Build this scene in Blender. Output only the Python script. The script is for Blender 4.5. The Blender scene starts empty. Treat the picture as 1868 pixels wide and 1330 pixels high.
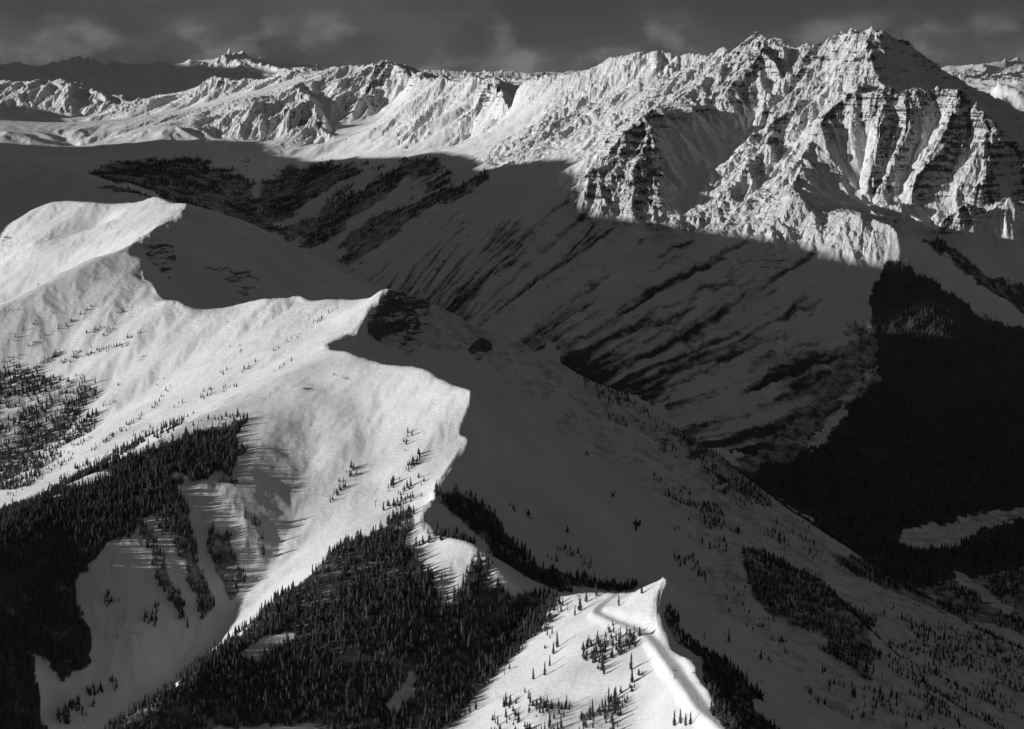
import bpy, bmesh, math, random
import numpy as np

# ------------------------------------------------------------------ camera, light
C = bpy.context.scene
COL = C.collection
F_PX, W_PX, H_PX, HOR = 4200.0, 1868.0, 1330.0, 60.0     # lens in photo pixels, horizon row
PITCH = math.atan((H_PX / 2 - HOR) / F_PX)
cp, sp = math.cos(PITCH), math.sin(PITCH)

cam_d = bpy.data.cameras.new('camera')
cam = bpy.data.objects.new('camera', cam_d)
COL.objects.link(cam)
cam_d.sensor_width = 36.0
cam_d.lens = 36.0 * F_PX / W_PX
cam_d.clip_start = 5.0
cam_d.clip_end = 200000.0
cam.location = (0, 0, 0)
cam.rotation_euler = (math.pi / 2 - PITCH, 0, 0)
C.camera = cam
C.view_settings.view_transform = 'Standard'
C.view_settings.look = 'None'
C.view_settings.gamma = 1.0
C.view_settings.exposure = 0.0
C.view_settings.use_curve_mapping = False

SUN_EL = math.radians(10.0)
SUN_AZ = math.radians(15.0)          # how far behind the camera's left the sun stands
shadow_dir = (math.cos(SUN_AZ), math.sin(SUN_AZ))
sun_d = bpy.data.lights.new('sun', 'SUN')
sun_d.energy = 4.75
sun_d.angle = math.radians(0.53)
sun_d.color = (1.0, 1.0, 1.0)
sun = bpy.data.objects.new('sun', sun_d)
COL.objects.link(sun)
tosun = (-math.cos(SUN_EL) * shadow_dir[0], -math.cos(SUN_EL) * shadow_dir[1], math.sin(SUN_EL))
from mathutils import Vector
sun.rotation_euler = Vector(tosun).to_track_quat('Z', 'Y').to_euler()

world = bpy.data.worlds.new('World')
C.world = world
world.use_nodes = True
nt = world.node_tree
nt.nodes.clear()
N = nt.nodes.new
L = nt.links.new
out = N('ShaderNodeOutputWorld')
bg = N('ShaderNodeBackground')
sky = N('ShaderNodeTexSky')
sky.sky_type = 'NISHITA'
sky.sun_disc = False
sky.sun_elevation = SUN_EL
sky.sun_rotation = math.atan2(tosun[0], tosun[1])
tc = N('ShaderNodeTexCoord')
sep = N('ShaderNodeSeparateXYZ')
L(tc.outputs['Generated'], sep.inputs[0])
# the band just under the horizon goes on as the sky right above it
mx = N('ShaderNodeMath'); mx.operation = 'MAXIMUM'; mx.inputs[1].default_value = 0.012
L(sep.outputs[2], mx.inputs[0])
comb = N('ShaderNodeCombineXYZ')
L(sep.outputs[0], comb.inputs[0]); L(sep.outputs[1], comb.inputs[1]); L(mx.outputs[0], comb.inputs[2])
L(comb.outputs[0], sky.inputs[0])
srgb = N('ShaderNodeSeparateColor')
L(sky.outputs[0], srgb.inputs[0])
# monochrome picture: luminance with a little compression, so that the haze band is no brighter than the zenith
bw = N('ShaderNodeRGBToBW'); L(sky.outputs[0], bw.inputs[0])
pw = N('ShaderNodeMath'); pw.operation = 'POWER'; pw.inputs[1].default_value = 0.25
L(bw.outputs[0], pw.inputs[0])
# clouds: soft banks low on the horizon
def wnoise(scale, zs, det, rough, dist, off):
    mp = N('ShaderNodeMapping'); mp.inputs['Scale'].default_value = (1, 1, zs); mp.inputs['Location'].default_value = off
    L(tc.outputs['Generated'], mp.inputs[0])
    nz = N('ShaderNodeTexNoise'); nz.inputs['Scale'].default_value = scale; nz.inputs['Detail'].default_value = det
    nz.inputs['Roughness'].default_value = rough; nz.inputs['Distortion'].default_value = dist
    L(mp.outputs[0], nz.inputs['Vector']); return nz.outputs[0]
def wrange(v, a, b, c, d):
    r = N('ShaderNodeMapRange'); r.interpolation_type = 'SMOOTHSTEP'
    for k, x in zip(('From Min', 'From Max', 'To Min', 'To Max'), (a, b, c, d)): r.inputs[k].default_value = x
    L(v, r.inputs['Value']); return r.outputs[0]
def wmath(op, a, b):
    m = N('ShaderNodeMath'); m.operation = op
    for i, v in enumerate((a, b)):
        if isinstance(v, (int, float)): m.inputs[i].default_value = v
        else: L(v, m.inputs[i])
    return m.outputs[0]
big = wrange(wnoise(11, 2.2, 6, .52, .05, (.3, .1, 0)), .40, .66, .68, 1.28)
puff = wrange(wnoise(34, 1.5, 6, .5, .0, (1.7, .4, .2)), .44, .70, 0, 1.6)
lowband = wrange(sep.outputs[2], .013, .001, 0, 1)
puffs = wmath('MULTIPLY', puff, lowband)
highband = wrange(sep.outputs[2], .05, -.004, 0, 1)
mixc = N('ShaderNodeMix'); mixc.data_type = 'FLOAT'
puffs = wmath('ADD', puffs, wmath('MULTIPLY', lowband, .16))
L(highband, mixc.inputs[0]); mixc.inputs[2].default_value = 1.0; L(wmath('ADD', big, puffs), mixc.inputs[3])
mul = N('ShaderNodeMath'); mul.operation = 'MULTIPLY'
L(pw.outputs[0], mul.inputs[0]); L(mixc.outputs[0], mul.inputs[1])
L(mul.outputs[0], bg.inputs[0])
bg.inputs['Strength'].default_value = 0.05
L(bg.outputs[0], out.inputs[0])

# ------------------------------------------------------------------ helpers
def P(px, py, Y):
    a = (px - W_PX / 2) / F_PX
    b = (H_PX / 2 - py) / F_PX
    wy = cp + b * sp
    wz = -sp + b * cp
    return a / wy, math.log(Y), wz / wy * Y              # u = X/Y, log Y, z

def to_px(X, Y, Z):
    fwd = Y * cp - Z * sp
    up = Y * sp + Z * cp
    return W_PX / 2 + F_PX * X / fwd, H_PX / 2 - F_PX * up / fwd

rng = np.random.default_rng(7)
T1D = rng.random((512, 512, 3)).astype(np.float32)
def h3(ix, iy, s):
    ix = ix.astype(np.int64); iy = iy.astype(np.int64)
    return T1D[(ix * 1 + s * 37) & 511, (iy + s * 91) & 511]
def vnoise(x, y, s):
    ix = np.floor(x); iy = np.floor(y)
    fx = x - ix; fy = y - iy
    fx = fx * fx * fx * (fx * (fx * 6 - 15) + 10); fy = fy * fy * fy * (fy * (fy * 6 - 15) + 10)
    a = h3(ix, iy, s)[..., 0]; b = h3(ix + 1, iy, s)[..., 0]
    c = h3(ix, iy + 1, s)[..., 0]; d = h3(ix + 1, iy + 1, s)[..., 0]
    return ((a * (1 - fx) + b * fx) * (1 - fy) + (c * (1 - fx) + d * fx) * fy) * 2 - 1
def fbm(x, y, wl, octs, s, gain=0.5):
    r = np.zeros_like(x); a = 1.0
    for o in range(octs):
        c, q = math.cos(o * 1.1 + 0.4), math.sin(o * 1.1 + 0.4)
        r += a * vnoise((x * c + y * q) / wl + 13.7 * o, (-x * q + y * c) / wl + 7.1 * o, s + o)
        a *= gain; wl *= 0.5
    return r
def sstep(a, b, x):
    t = np.clip((x - a) / (b - a), 0, 1)
    return t * t * (3 - 2 * t)

# ------------------------------------------------------------------ the lie of the land
# each line: sharpness, roughness (m of gully relief), rock, [(column, row, distance), ...]
LINES = [
 # --- lower ridge with the groomed road, and its peak
 (1, 1, .05, [(1390,1420,2350),(1330,1330,2530),(1292,1272,2680),(1275,1235,2780),(1262,1196,2870),(1236,1190,2900),(1207,1160,2975),(1200,1122,3025),(1199,1088,3070),(1216,1046,3130)]),
 (.8,1, .02,[(1216,1046,3130),(1182,1062,3150),(1150,1078,3200),(1100,1079,3260),(1040,1080,3300),(985,1082,3330),(945,1064,3320),(916,1045,3330),(900,1020,3360),(872,1000,3380),(850,986,3400),(820,980,3420),(797,976,3440),(780,960,3470),(772,938,3520),(782,920,3565),(795,893,3620),(808,870,3670),(826,845,3730),(842,824,3780),(862,806,3820),(866,793,3840),(852,784,3860),(842,772,3880),(848,754,3905),(858,732,3930),(863,708,3960)]),
 (1,1.5,.03,[(863,708,3960),(830,702,4010),(800,690,4060),(775,672,4120),(740,668,4170),(700,662,4220),(660,652,4300),(632,640,4380),(600,636,4480),(594,625,4560),(612,618,4600),(640,610,4660),(655,596,4720),(680,560,4820),(700,523,4900)]),
 (1, 5, .15,[(700,523,4900),(680,541,4930),(640,548,4990),(600,546,5040),(570,548,5070),(545,534,5100),(525,541,5110),(480,542,5120),(430,556,5140),(390,564,5150),(345,566,5150),(322,548,5180),(292,548,5240),(284,523,5320),(262,505,5400),(262,480,5480),(242,466,5550),(243,447,5610),(268,425,5700),(300,405,5800),(325,388,5880),(342,370,5950)]),
 (1, 2, .03,[(342,370,5950),(310,372,6020),(285,357,6100),(262,367,6130),(240,370,6160),(170,367,6200),(100,365,6260),(60,385,6230),(20,412,6180),(-60,460,6150),(-200,560,6000),(-420,700,5800)]),
 # right-hand shaded faces of the far peak
 (.4,3,.1,[(342,370,5950),(400,384,6030),(450,402,6100),(510,430,6160),(560,455,6180),(600,478,6160),(640,503,6120),(690,542,6050),(760,610,5550),(850,700,5500)]),
 (.3,4,.5,[(720,540,4880),(730,600,4830),(700,640,4740)]),
 (.1,1,.0,[(330,600,5420),(420,620,5400),(520,640,5330),(640,640,5230),(760,690,5250)]),
 # second peak and its long right-hand spur
 (.8,5,.3,[(700,523,4900),(725,526,4930),(760,540,4950),(800,560,4970),(870,592,5000),(950,622,5020),(1010,655,5020),(1080,692,5010),(1140,722,4990),(1200,762,4960),(1265,800,4920),(1330,852,4870),(1400,905,4810),(1480,965,4740),(1530,1003,4690),(1600,1062,4620),(1700,1113,4520),(1780,1150,4440),(1868,1212,4330),(2000,1290,4180),(2200,1420,4000)]),
 # hollow between the spur and the bowl peak
 (.1,3,.08,[(660,640,4640),(730,680,4560),(850,730,4560),(980,790,4560),(1100,860,4520),(1200,925,4450)]),
 (.4,3,.12,[(800,600,4880),(900,660,4850),(1000,720,4800),(1100,790,4740),(1220,860,4660),(1330,940,4570),(1450,1030,4450),(1560,1100,4330),(1700,1200,4150),(1868,1320,3950)]),
 # rib going down right from the bowl peak
 (.6,3,.1,[(863,708,3960),(885,745,3980),(960,790,4060),(1060,830,4130),(1170,878,4180),(1230,905,4180),(1290,935,4150),(1360,985,4080),(1420,1020,4020),(1500,1060,3950),(1540,1100,3880),(1600,1165,3780),(1680,1240,3660),(1760,1320,3560),(1900,1420,3450)]),
 (.1,3,.05,[(1200,945,4350),(1330,1010,4260),(1450,1075,4150),(1560,1150,4020),(1700,1260,3860),(1868,1380,3740)]),
 # smooth shaded bowl below it and gully behind the lower ridge
 (.0,1,.0,[(850,850,3860),(900,900,3860),(980,980,3840),(1060,1045,3780),(1150,1090,3700),(1250,1110,3620),(1340,1150,3540),(1450,1230,3450),(1560,1330,3350),(1700,1450,3250)]),
 (.0,1,.0,[(900,800,3960),(1000,870,4010),(1120,940,4030),(1240,1000,3980),(1330,1050,3900),(1400,1090,3830)]),
 (.5,3,.05,[(1365,1000,3980),(1375,1060,3900),(1420,1120,3790),(1480,1172,3690),(1540,1188,3640),(1600,1232,3560),(1700,1290,3460),(1850,1400,3350)]),
 (.2,3,.03,[(1216,1042,3120),(1260,1080,3190),(1300,1150,3230),(1360,1230,3240),(1430,1330,3180)]),
 (.3,2,.03,[(1262,1196,2870),(1300,1260,2860),(1350,1330,2800)]),
 (.2,1,.0,[(835,1000,3490),(890,1012,3540),(930,1040,3580),(1010,1082,3560),(1100,1100,3520)]),
 # left-hand spur of the bowl (its right flank lies in shade)
 (.4,2,.0,[(632,640,4380),(590,655,4350),(540,672,4300),(490,690,4270),(450,710,4260),(400,738,4200),(340,772,4070),(260,815,3930),(150,873,3770),(60,925,3635),(0,960,3545),(-120,1030,3350),(-300,1130,3150)]),
 # bowl floor
 (.0,1,.0,[(600,760,4020),(575,850,3860),(545,950,3680),(500,1040,3560),(440,1120,3450),(370,1200,3340),(280,1280,3220),(190,1350,3100),(60,1450,2950)]),
 (.1,1,.0,[(480,770,4010),(470,844,3834),(462,945,3660),(437,1038,3545),(385,1130,3430)]),
 (.2,1,.0,[(700,690,4140),(700,780,3960),(680,880,3760),(640,960,3610)]),
 (.1,2,.0,[(320,855,3780),(290,960,3600),(265,1060,3470),(210,1160,3340),(60,1330,3140)]),
 (.2,2,.0,[(60,1010,3480),(60,1130,3350),(0,1280,3130),(-100,1330,3050)]),
 # near spur with the forest edge
 (.5,2,.0,[(778,922,3600),(740,930,3620),(700,945,3590),(660,970,3540),(610,1008,3460),(560,1055,3380),(510,1100,3300),(450,1152,3200),(400,1190,3110),(330,1240,2990),(260,1295,2900),(210,1335,2830),(100,1420,2700)]),
 # slopes toward the camera from it
 (.0,3,.0,[(760,1010,3420),(700,1100,3260),(600,1200,3110),(500,1270,3010),(420,1330,2920),(340,1420,2800)]),
 (.0,2,.0,[(985,1082,3350),(950,1150,3260),(900,1230,3130),(840,1330,2980),(780,1420,2850)]),
 (.0,2,.0,[(640,1330,2960),(620,1420,2850)]),
 (.0,1,.0,[(1100,1140,3105),(1050,1230,2955),(990,1330,2825),(960,1420,2720)]),
 (.0,1,.0,[(1190,1190,2960),(1180,1260,2850),(1160,1330,2750),(1150,1420,2640)]),
 (.2,0,.0,[(1160,1078,3190),(1120,1100,3150),(1085,1117,3120),(1130,1130,3060),(1180,1160,2990),(1215,1195,2900),(1235,1235,2800),(1262,1290,2680),(1290,1330,2600),(1340,1420,2420)]),
 # big sunlit slope at the left
 (.3,2,.0,[(243,440,5620),(200,455,5560),(150,474,5480),(100,498,5400),(50,525,5320),(0,548,5250),(-100,600,5130),(-250,690,5000)]),
 (.0,1,.0,[(230,460,5720),(150,510,5720),(60,560,5660),(-60,620,5550),(-250,720,5400)]),
 (.0,1,.0,[(200,400,6050),(120,430,5980),(40,480,5880),(-60,540,5780)]),
 (.1,1,.0,[(300,600,5080),(200,640,5060),(100,680,5040),(0,720,5000),(-150,780,4900)]),
 (.1,1,.0,[(420,620,4960),(320,690,4880),(200,760,4800),(90,830,4720),(0,880,4640),(-150,950,4500)]),
 (.1,1,.0,[(590,600,4860),(520,640,4770),(430,700,4640),(330,760,4520),(200,830,4380),(80,900,4240),(0,950,4130),(-150,1020,3980)]),
 (.0,1,.0,[(-380,1000,4300),(-500,1100,3900),(-650,1250,3500)]),
 # valley floor
 (.0,2,.0,[(2200,1290,4350),(2000,1230,4550),(1868,1180,4720),(1740,1120,4950),(1600,1040,5250),(1450,960,5520),(1330,890,5750),(1200,820,6000),(1080,760,6280),(980,710,6560),(900,665,6850),(800,610,7250),(700,555,7700),(610,490,8200),(530,445,8600),(470,405,9000),(440,370,9500)]),
 (.1,4,.0,[(1868,900,6250),(1760,960,5950),(1650,990,5700),(1560,1010,5480)]),
 (.1,3,.0,[(2300,1000,5900),(2100,960,6100),(1868,900,6250)]),
 # opposite valley wall
 (.5,8,.1,[(1642,428,7300),(1625,470,7230),(1612,530,7110),(1602,590,6980),(1600,640,6850),(1560,700,6620),(1510,770,6380),(1470,820,6170),(1400,870,5950)]),
 (.3,6,.0,[(1642,428,7300),(1700,458,7360),(1760,500,7360),(1820,555,7280),(1868,605,7220),(2000,700,7100),(2250,850,6800)]),
 (.1,6,.0,[(1720,560,7060),(1730,680,6750),(1720,800,6450),(1690,900,6120)]),
 (.3,8,.2,[(1500,462,7280),(1420,520,7090),(1330,600,6880),(1230,690,6560),(1150,740,6380)]),
 (.3,8,.2,[(1330,430,7330),(1230,500,7140),(1130,570,6960),(1050,620,6820),(990,660,6680)]),
 (.2,8,.1,[(1180,415,7420),(1090,470,7300),(990,530,7180),(900,580,7050)]),
 (.2,8,.1,[(1040,370,7640),(960,430,7520),(870,490,7400),(780,540,7380)]),
 (.2,6,.0,[(1060,292,7900),(960,350,7800),(850,420,7700),(740,480,7700),(660,510,7850)]),
 (.2,6,.0,[(880,300,8350),(800,350,8250),(700,410,8200),(610,465,8260)]),
 (.2,6,.0,[(700,290,9200),(640,330,9050),(560,390,8880),(500,430,8720)]),
 (.2,6,.0,[(560,300,9900),(530,330,9700),(490,370,9350)]),
 (.2,6,.0,[(330,300,9600),(380,330,9500),(430,360,9450)]),
 (.2,6,.0,[(170,310,8900),(230,330,8900),(320,370,8800),(420,410,8750),(500,450,8550)]),
 (.2,6,.0,[(60,290,8600),(140,310,8300),(220,340,8000),(290,370,7700),(400,430,7500),(560,520,7300),(700,590,7100)]),
 (.1,3,.0,[(0,350,7400),(100,370,7200),(240,390,7000),(400,450,6800),(560,530,6700)]),
 # front rocks of the massif
 (1,20,.7,[(1642,428,7300),(1600,405,7350),(1575,392,7380),(1540,384,7400),(1510,395,7420),(1480,392,7440),(1462,362,7470),(1440,345,7520)]),
 (.2,6,.1,[(1690,410,7560),(1640,385,7660),(1560,375,7660),(1490,358,7680)]),
 (1,24,.75,[(1390,62,8700),(1385,110,8540),(1350,150,8420),(1320,175,8360),(1290,192,8300),(1240,196,8220),(1180,200,8050),(1150,248,7920),(1110,305,7760),(1065,345,7650),(1045,380,7590)]),
 (1,26,.9,[(1180,200,8050),(1188,260,7880),(1195,320,7700),(1200,400,7480),(1180,425,7400)]),
 (.1,6,.0,[(1340,230,8250),(1320,260,8100),(1275,310,7900),(1255,350,7760),(1230,400,7560)]),
 (.2,10,.2,[(1240,250,8060),(1225,300,7900),(1215,330,7800)]),
 (1,24,.75,[(1500,78,8620),(1470,130,8430),(1450,180,8260),(1420,230,8090),(1385,280,7920),(1350,330,7740),(1300,380,7560),(1260,425,7430)]),
 (.6,30,.5,[(1440,120,8560),(1430,160,8420),(1400,210,8260),(1370,240,8170)]),
 (1,20,.7,[(1592,46,8400),(1587,80,8310),(1582,105,8250),(1574,140,8180),(1564,168,8100),(1510,205,8010),(1480,260,7880),(1460,310,7740),(1440,347,7600)]),
 (.3,18,.4,[(1530,100,8420),(1510,160,8250),(1460,230,8080),(1420,300,7880),(1360,370,7620),(1320,420,7430)]),
 # hidden shelf behind the pinnacles (dark hollow), the pinnacles and their ribs
 (.5,6,.6,[(1615,90,8330),(1650,115,8340),(1700,145,8390),(1760,175,8500)]),
 (.3,7,.4,[(1575,168,8160),(1640,178,8180),(1700,185,8200),(1760,200,8230),(1820,250,8300)]),
 (1,22,.8,[(1565,168,8090),(1590,165,8060),(1612,158,8040),(1632,172,8050),(1658,160,8030),(1682,178,8050),(1705,158,8030),(1745,158,8020),(1775,178,7970),(1795,200,7920),(1812,232,7870),(1835,240,7900),(1868,285,7860),(1920,330,7900)]),
 (1,30,.9,[(1612,158,8040),(1606,230,7900),(1596,290,7780),(1592,340,7690)]),
 (1,30,.9,[(1658,160,8030),(1650,230,7890),(1625,300,7760),(1600,358,7650)]),
 (1,30,.9,[(1745,158,8020),(1738,220,7900),(1700,290,7770),(1660,350,7660),(1620,390,7570)]),
 (.3,12,.2,[(1585,250,7960),(1570,310,7830),(1560,355,7730)]),
 (.3,12,.2,[(1636,240,7960),(1614,310,7840),(1596,362,7700)]),
 (.3,12,.2,[(1712,210,8010),(1680,270,7900),(1640,330,7780),(1612,375,7660)]),
 (1,30,.8,[(1812,232,7870),(1803,290,7750),(1790,330,7650),(1745,380,7540),(1690,425,7460)]),
 (.3,12,.6,[(1770,190,8010),(1765,250,7930),(1745,300,7830),(1715,340,7740),(1660,390,7620)]),
 (1,24,.8,[(1868,285,7860),(1872,320,7740),(1880,350,7660)]),
 (.2,10,.3,[(1838,250,7960),(1840,290,7870),(1825,325,7760)]),
 (.6,20,.5,[(1790,335,7650),(1830,345,7640),(1900,360,7620)]),
 (.4,12,.3,[(1740,420,7600),(1800,425,7640),(1868,430,7700),(2000,450,7800)]),
 (.2,6,.0,[(1700,430,7500),(1780,480,7460),(1868,560,7400),(2000,640,7300)]),
 # skyline crest of the massif
 (1,22,.6,[(932,160,9350),(965,142,9280),(1005,135,9200),(1050,127,9130),(1085,117,9080),(1120,102,9040),(1155,92,9000),(1195,93,8950),(1215,90,8930),(1228,103,8920),(1255,97,8880),(1275,97,8860),(1295,105,8840),(1325,83,8800),(1345,100,8760),(1368,75,8720),(1388,60,8700),(1412,68,8680),(1438,90,8660),(1462,77,8630),(1480,85,8620),(1500,78,8620),(1525,66,8560),(1548,57,8500),(1570,58,8440),(1592,46,8400)]),
 (1,14,.6,[(1592,46,8400),(1615,58,8420),(1645,75,8450),(1675,92,8480),(1705,112,8520),(1735,138,8600),(1765,155,8700),(1795,170,8800),(1830,195,8950),(1868,215,9150),(1950,270,9500),(2200,330,10000)]),
 # back of the massif
 (.2,20,.2,[(930,260,10500),(1100,230,10400),(1300,215,10300),(1500,220,10200),(1700,250,10300),(1900,300,10800)]),
 # left shoulder of the massif
 (1,15,.6,[(1085,117,9080),(1090,150,8950),(1060,190,8800),(1010,230,8620),(960,270,8480),(900,300,8380)]),
 (.4,9,.25,[(1215,120,8840),(1160,170,8650),(1090,230,8420),(1040,280,8200),(1000,310,8050)]),
 (1,15,.55,[(1260,105,8870),(1230,150,8640),(1160,200,8420),(1110,240,8220),(1080,290,8000)]),
 (.2,7,.2,[(1000,170,9050),(950,220,8900),(900,260,8800),(840,280,8800)]),
 # ridges behind, left of the massif
 (1,34,.75,[(932,160,9350),(912,162,9500),(900,150,9700),(868,138,10000),(850,145,10100),(825,145,10200),(800,138,10350),(775,146,10600),(745,132,11000),(720,116,11300),(700,113,11450),(680,116,11500),(655,120,11550),(625,123,11600),(595,122,11700),(570,135,11750),(525,128,11850),(495,137,11900),(455,147,12000),(430,145,12050),(402,140,12100),(370,155,12150),(330,172,12200),(290,172,12300),(240,185,12350),(205,205,12400),(150,240,12500)]),
 (1,30,.65,[(868,138,10000),(880,190,9700),(860,230,9450),(840,270,9250)]),
 (1,28,.6,[(800,138,10350),(790,190,10000),(770,230,9800),(740,270,9550)]),
 (.2,10,.05,[(830,190,9900),(800,240,9550),(760,280,9300)]),
 (1,60,.85,[(700,113,11450),(670,150,11150),(655,180,10950),(650,195,10850)]),
 (.2,6,.0,[(740,178,11000),(722,195,10850),(700,222,10620),(665,240,10450),(632,250,10390),(606,240,10520),(590,205,10850),(575,175,11150)]),
 (1,18,.3,[(905,168,9650),(903,200,9420),(905,240,9180)]),
 (.1,4,.0,[(938,198,9570),(932,225,9420),(925,247,9300)]),
 (.1,4,.0,[(740,270,9600),(690,280,9700),(620,290,9850),(560,300,9950)]),
 (1,50,.75,[(535,150,11350),(545,165,11100),(560,185,10850),(575,200,10700),(588,225,10500),(592,246,10360)]),
 (1,50,.7,[(380,215,11000),(405,200,10950),(450,188,10900),(500,190,10850),(530,183,10850),(560,185,10850)]),
 (.2,24,.55,[(380,250,10600),(450,255,10550),(520,250,10500),(590,265,10250)]),
 (.2,8,.0,[(240,215,11900),(330,205,11700),(450,170,11600),(540,150,11500)]),
 (.6,14,.2,[(140,272,10700),(180,262,10650),(220,250,10600),(270,232,10600),(330,226,10600)]),
 (.2,6,.0,[(200,290,10200),(280,285,10100),(400,285,10000),(520,290,9950)]),
 (.5,14,.2,[(-80,245,10900),(0,238,10800),(40,243,10750),(80,255,10700),(115,272,10650)]),
 (.2,4,.0,[(-80,280,10300),(0,285,10200),(80,290,10100)]),
 (.1,4,.0,[(0,225,11900),(100,235,11900),(180,240,11900)]),
 (1,50,.75,[(-150,160,13550),(-60,150,13450),(0,145,13400),(45,148,13300),(95,145,13200),(125,153,13100),(170,165,13000),(215,178,12900),(240,190,12900)]),
 (.3,20,.2,[(-100,205,12600),(0,205,12600),(100,212,12500),(200,215,12500)]),
 # distant ranges
 (1,95,.5,[(-150,150,20000),(0,133,20000),(60,122,20000),(120,112,20500),(200,108,20500),(245,120,20500),(300,128,20800),(360,108,21000),(395,98,21000),(420,90,21000),(445,98,21000),(470,112,21000),(500,120,21000),(540,128,21500),(620,136,22000)]),
 (.4,60,.3,[(-150,200,16500),(0,178,16500),(150,172,16500),(300,168,16500),(420,165,16500),(560,165,16500)]),
 (.2,30,.2,[(-150,260,14500),(0,230,14500),(200,220,14500),(500,205,14500),(800,215,14000),(1100,210,13500),(1500,215,13000),(1900,240,13000),(2300,300,13000)]),
 (1,30,.1,[(620,140,26000),(740,127,27000),(770,125,27000),(805,126,27000),(815,138,27000),(860,136,27000),(880,128,28000),(925,132,28000),(1000,132,28000),(1060,127,28000),(1100,140,28000),(1400,150,28000)]),
 (1,60,.3,[(1500,150,24000),(1650,140,24000),(1740,120,24000),(1775,104,24000),(1810,106,24000),(1840,102,24000),(1900,110,24000),(2200,130,24000)]),
 (.6,40,.3,[(1700,185,14500),(1760,168,14500),(1790,158,14500),(1815,141,14500),(1835,150,14500),(1868,160,14500),(2000,150,14500)]),
 (.2,20,.0,[(-300,170,38000),(300,160,38000),(900,158,38000),(1500,158,38000),(2200,165,38000)]),
 (.1,20,.0,[(-500,1700,1500),(200,1650,1500),(934,1600,1500),(1400,1560,1500),(2000,1800,1500),(2300,1900,1500)]),
]
# added unseen ridge left of the view, heights shaped to shade the upper valley: (u, Y, z)
RAW = [
 (1, 5, .2, [(-2600/y_, y_, z_) for y_, z_ in ((5000,-650),(5400,-520),(5650,-420),(5860,-280),(5915,-238),(5980,-178),(6040,-105),(6120,-30),(6180,-20),(6255,-30),(6370,-15),(6490,-30),(6615,-40),(6730,-58),(6808,-62),(6945,10),(7250,84),(7489,57),(7604,19),(7667,-33),(7931,-4),(8473,-33),(8660,-90),(9250,-160),(9465,-227),(10050,-215),(10180,-320),(10400,-450),(10900,-540))]),
 (.5, 20, .2, [(-.41,15000,200),(-.40,16500,480),(-.39,18500,640),(-.39,20000,620),(-.39,22000,1100),(-.41,26000,900)]),  # added unseen far range, raised to darken the distant mountains
 (.1, 10, .1, [(-.29,15500,-420),(-.29,16500,-400),(-.285,19000,-380),(-.28,22000,-350),(-.28,28000,-350)]),
 (.3, 10, .1, [(-3500/y_, y_, z_) for y_, z_ in ((11000,-520),(11300,-290),(11800,-240),(12300,-230),(12700,-260),(12950,-420))]),  # added unseen hill, raised to shade the far left hollow
 (.2, 10, .1, [(-.40,14000,-500),(-.45,9000,-700),(-.48,6000,-900)]),
 (.2, 10, .1, [(-.27,6900,-560),(-.265,7700,-600),(-.26,8600,-620),(-.26,9600,-640)]),
 (.0, 3, .0, [(-.40,3000,-1000),(-.40,4000,-1050),(-.40,5000,-1000),(-.40,5800,-900)]),
 (.0, 3, .0, [(.36,1500,-900),(.36,3000,-1180),(.36,4500,-1270),(.36,6000,-1150)]),
]

U0, U1, DU = -0.50, 0.38, 0.0016
L0, L1, DL = math.log(1450.0), math.log(40000.0), 0.0016
NU = int((U1 - U0) / DU) + 1; NL = int((L1 - L0) / DL) + 1
pts = []
def catmull(a, n):
    a = np.array(a, float)
    if len(a) < 3:
        t = np.linspace(0, 1, n)[:, None]
        return a[0] * (1 - t) + a[-1] * t
    q = np.vstack([2 * a[0] - a[1], a, 2 * a[-1] - a[-2]])
    o = []
    for i in range(1, len(q) - 2):
        t = np.linspace(0, 1, n, endpoint=False)[:, None]
        m1 = (q[i + 1] - q[i - 1]) / 2; m2 = (q[i + 2] - q[i]) / 2
        o.append((2 * t**3 - 3 * t**2 + 1) * q[i] + (t**3 - 2 * t**2 + t) * m1 * .8 + (-2 * t**3 + 3 * t**2) * q[i + 1] + (t**3 - t**2) * m2 * .8)
    o.append(a[-1:])
    return np.vstack(o)
for s, r, k, ln in LINES:
    a = [P(*p) for p in ln]
    c = catmull(a, 120)
    pts.append(np.c_[c, np.full(len(c), s), np.full(len(c), r), np.full(len(c), k)])
for s, r, k, ln in RAW:
    a = [(u, math.log(y), z) for u, y, z in ln]
    c = catmull(a, 400)
    pts.append(np.c_[c, np.full(len(c), s), np.full(len(c), r), np.full(len(c), k)])
pts = np.vstack(pts)

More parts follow.
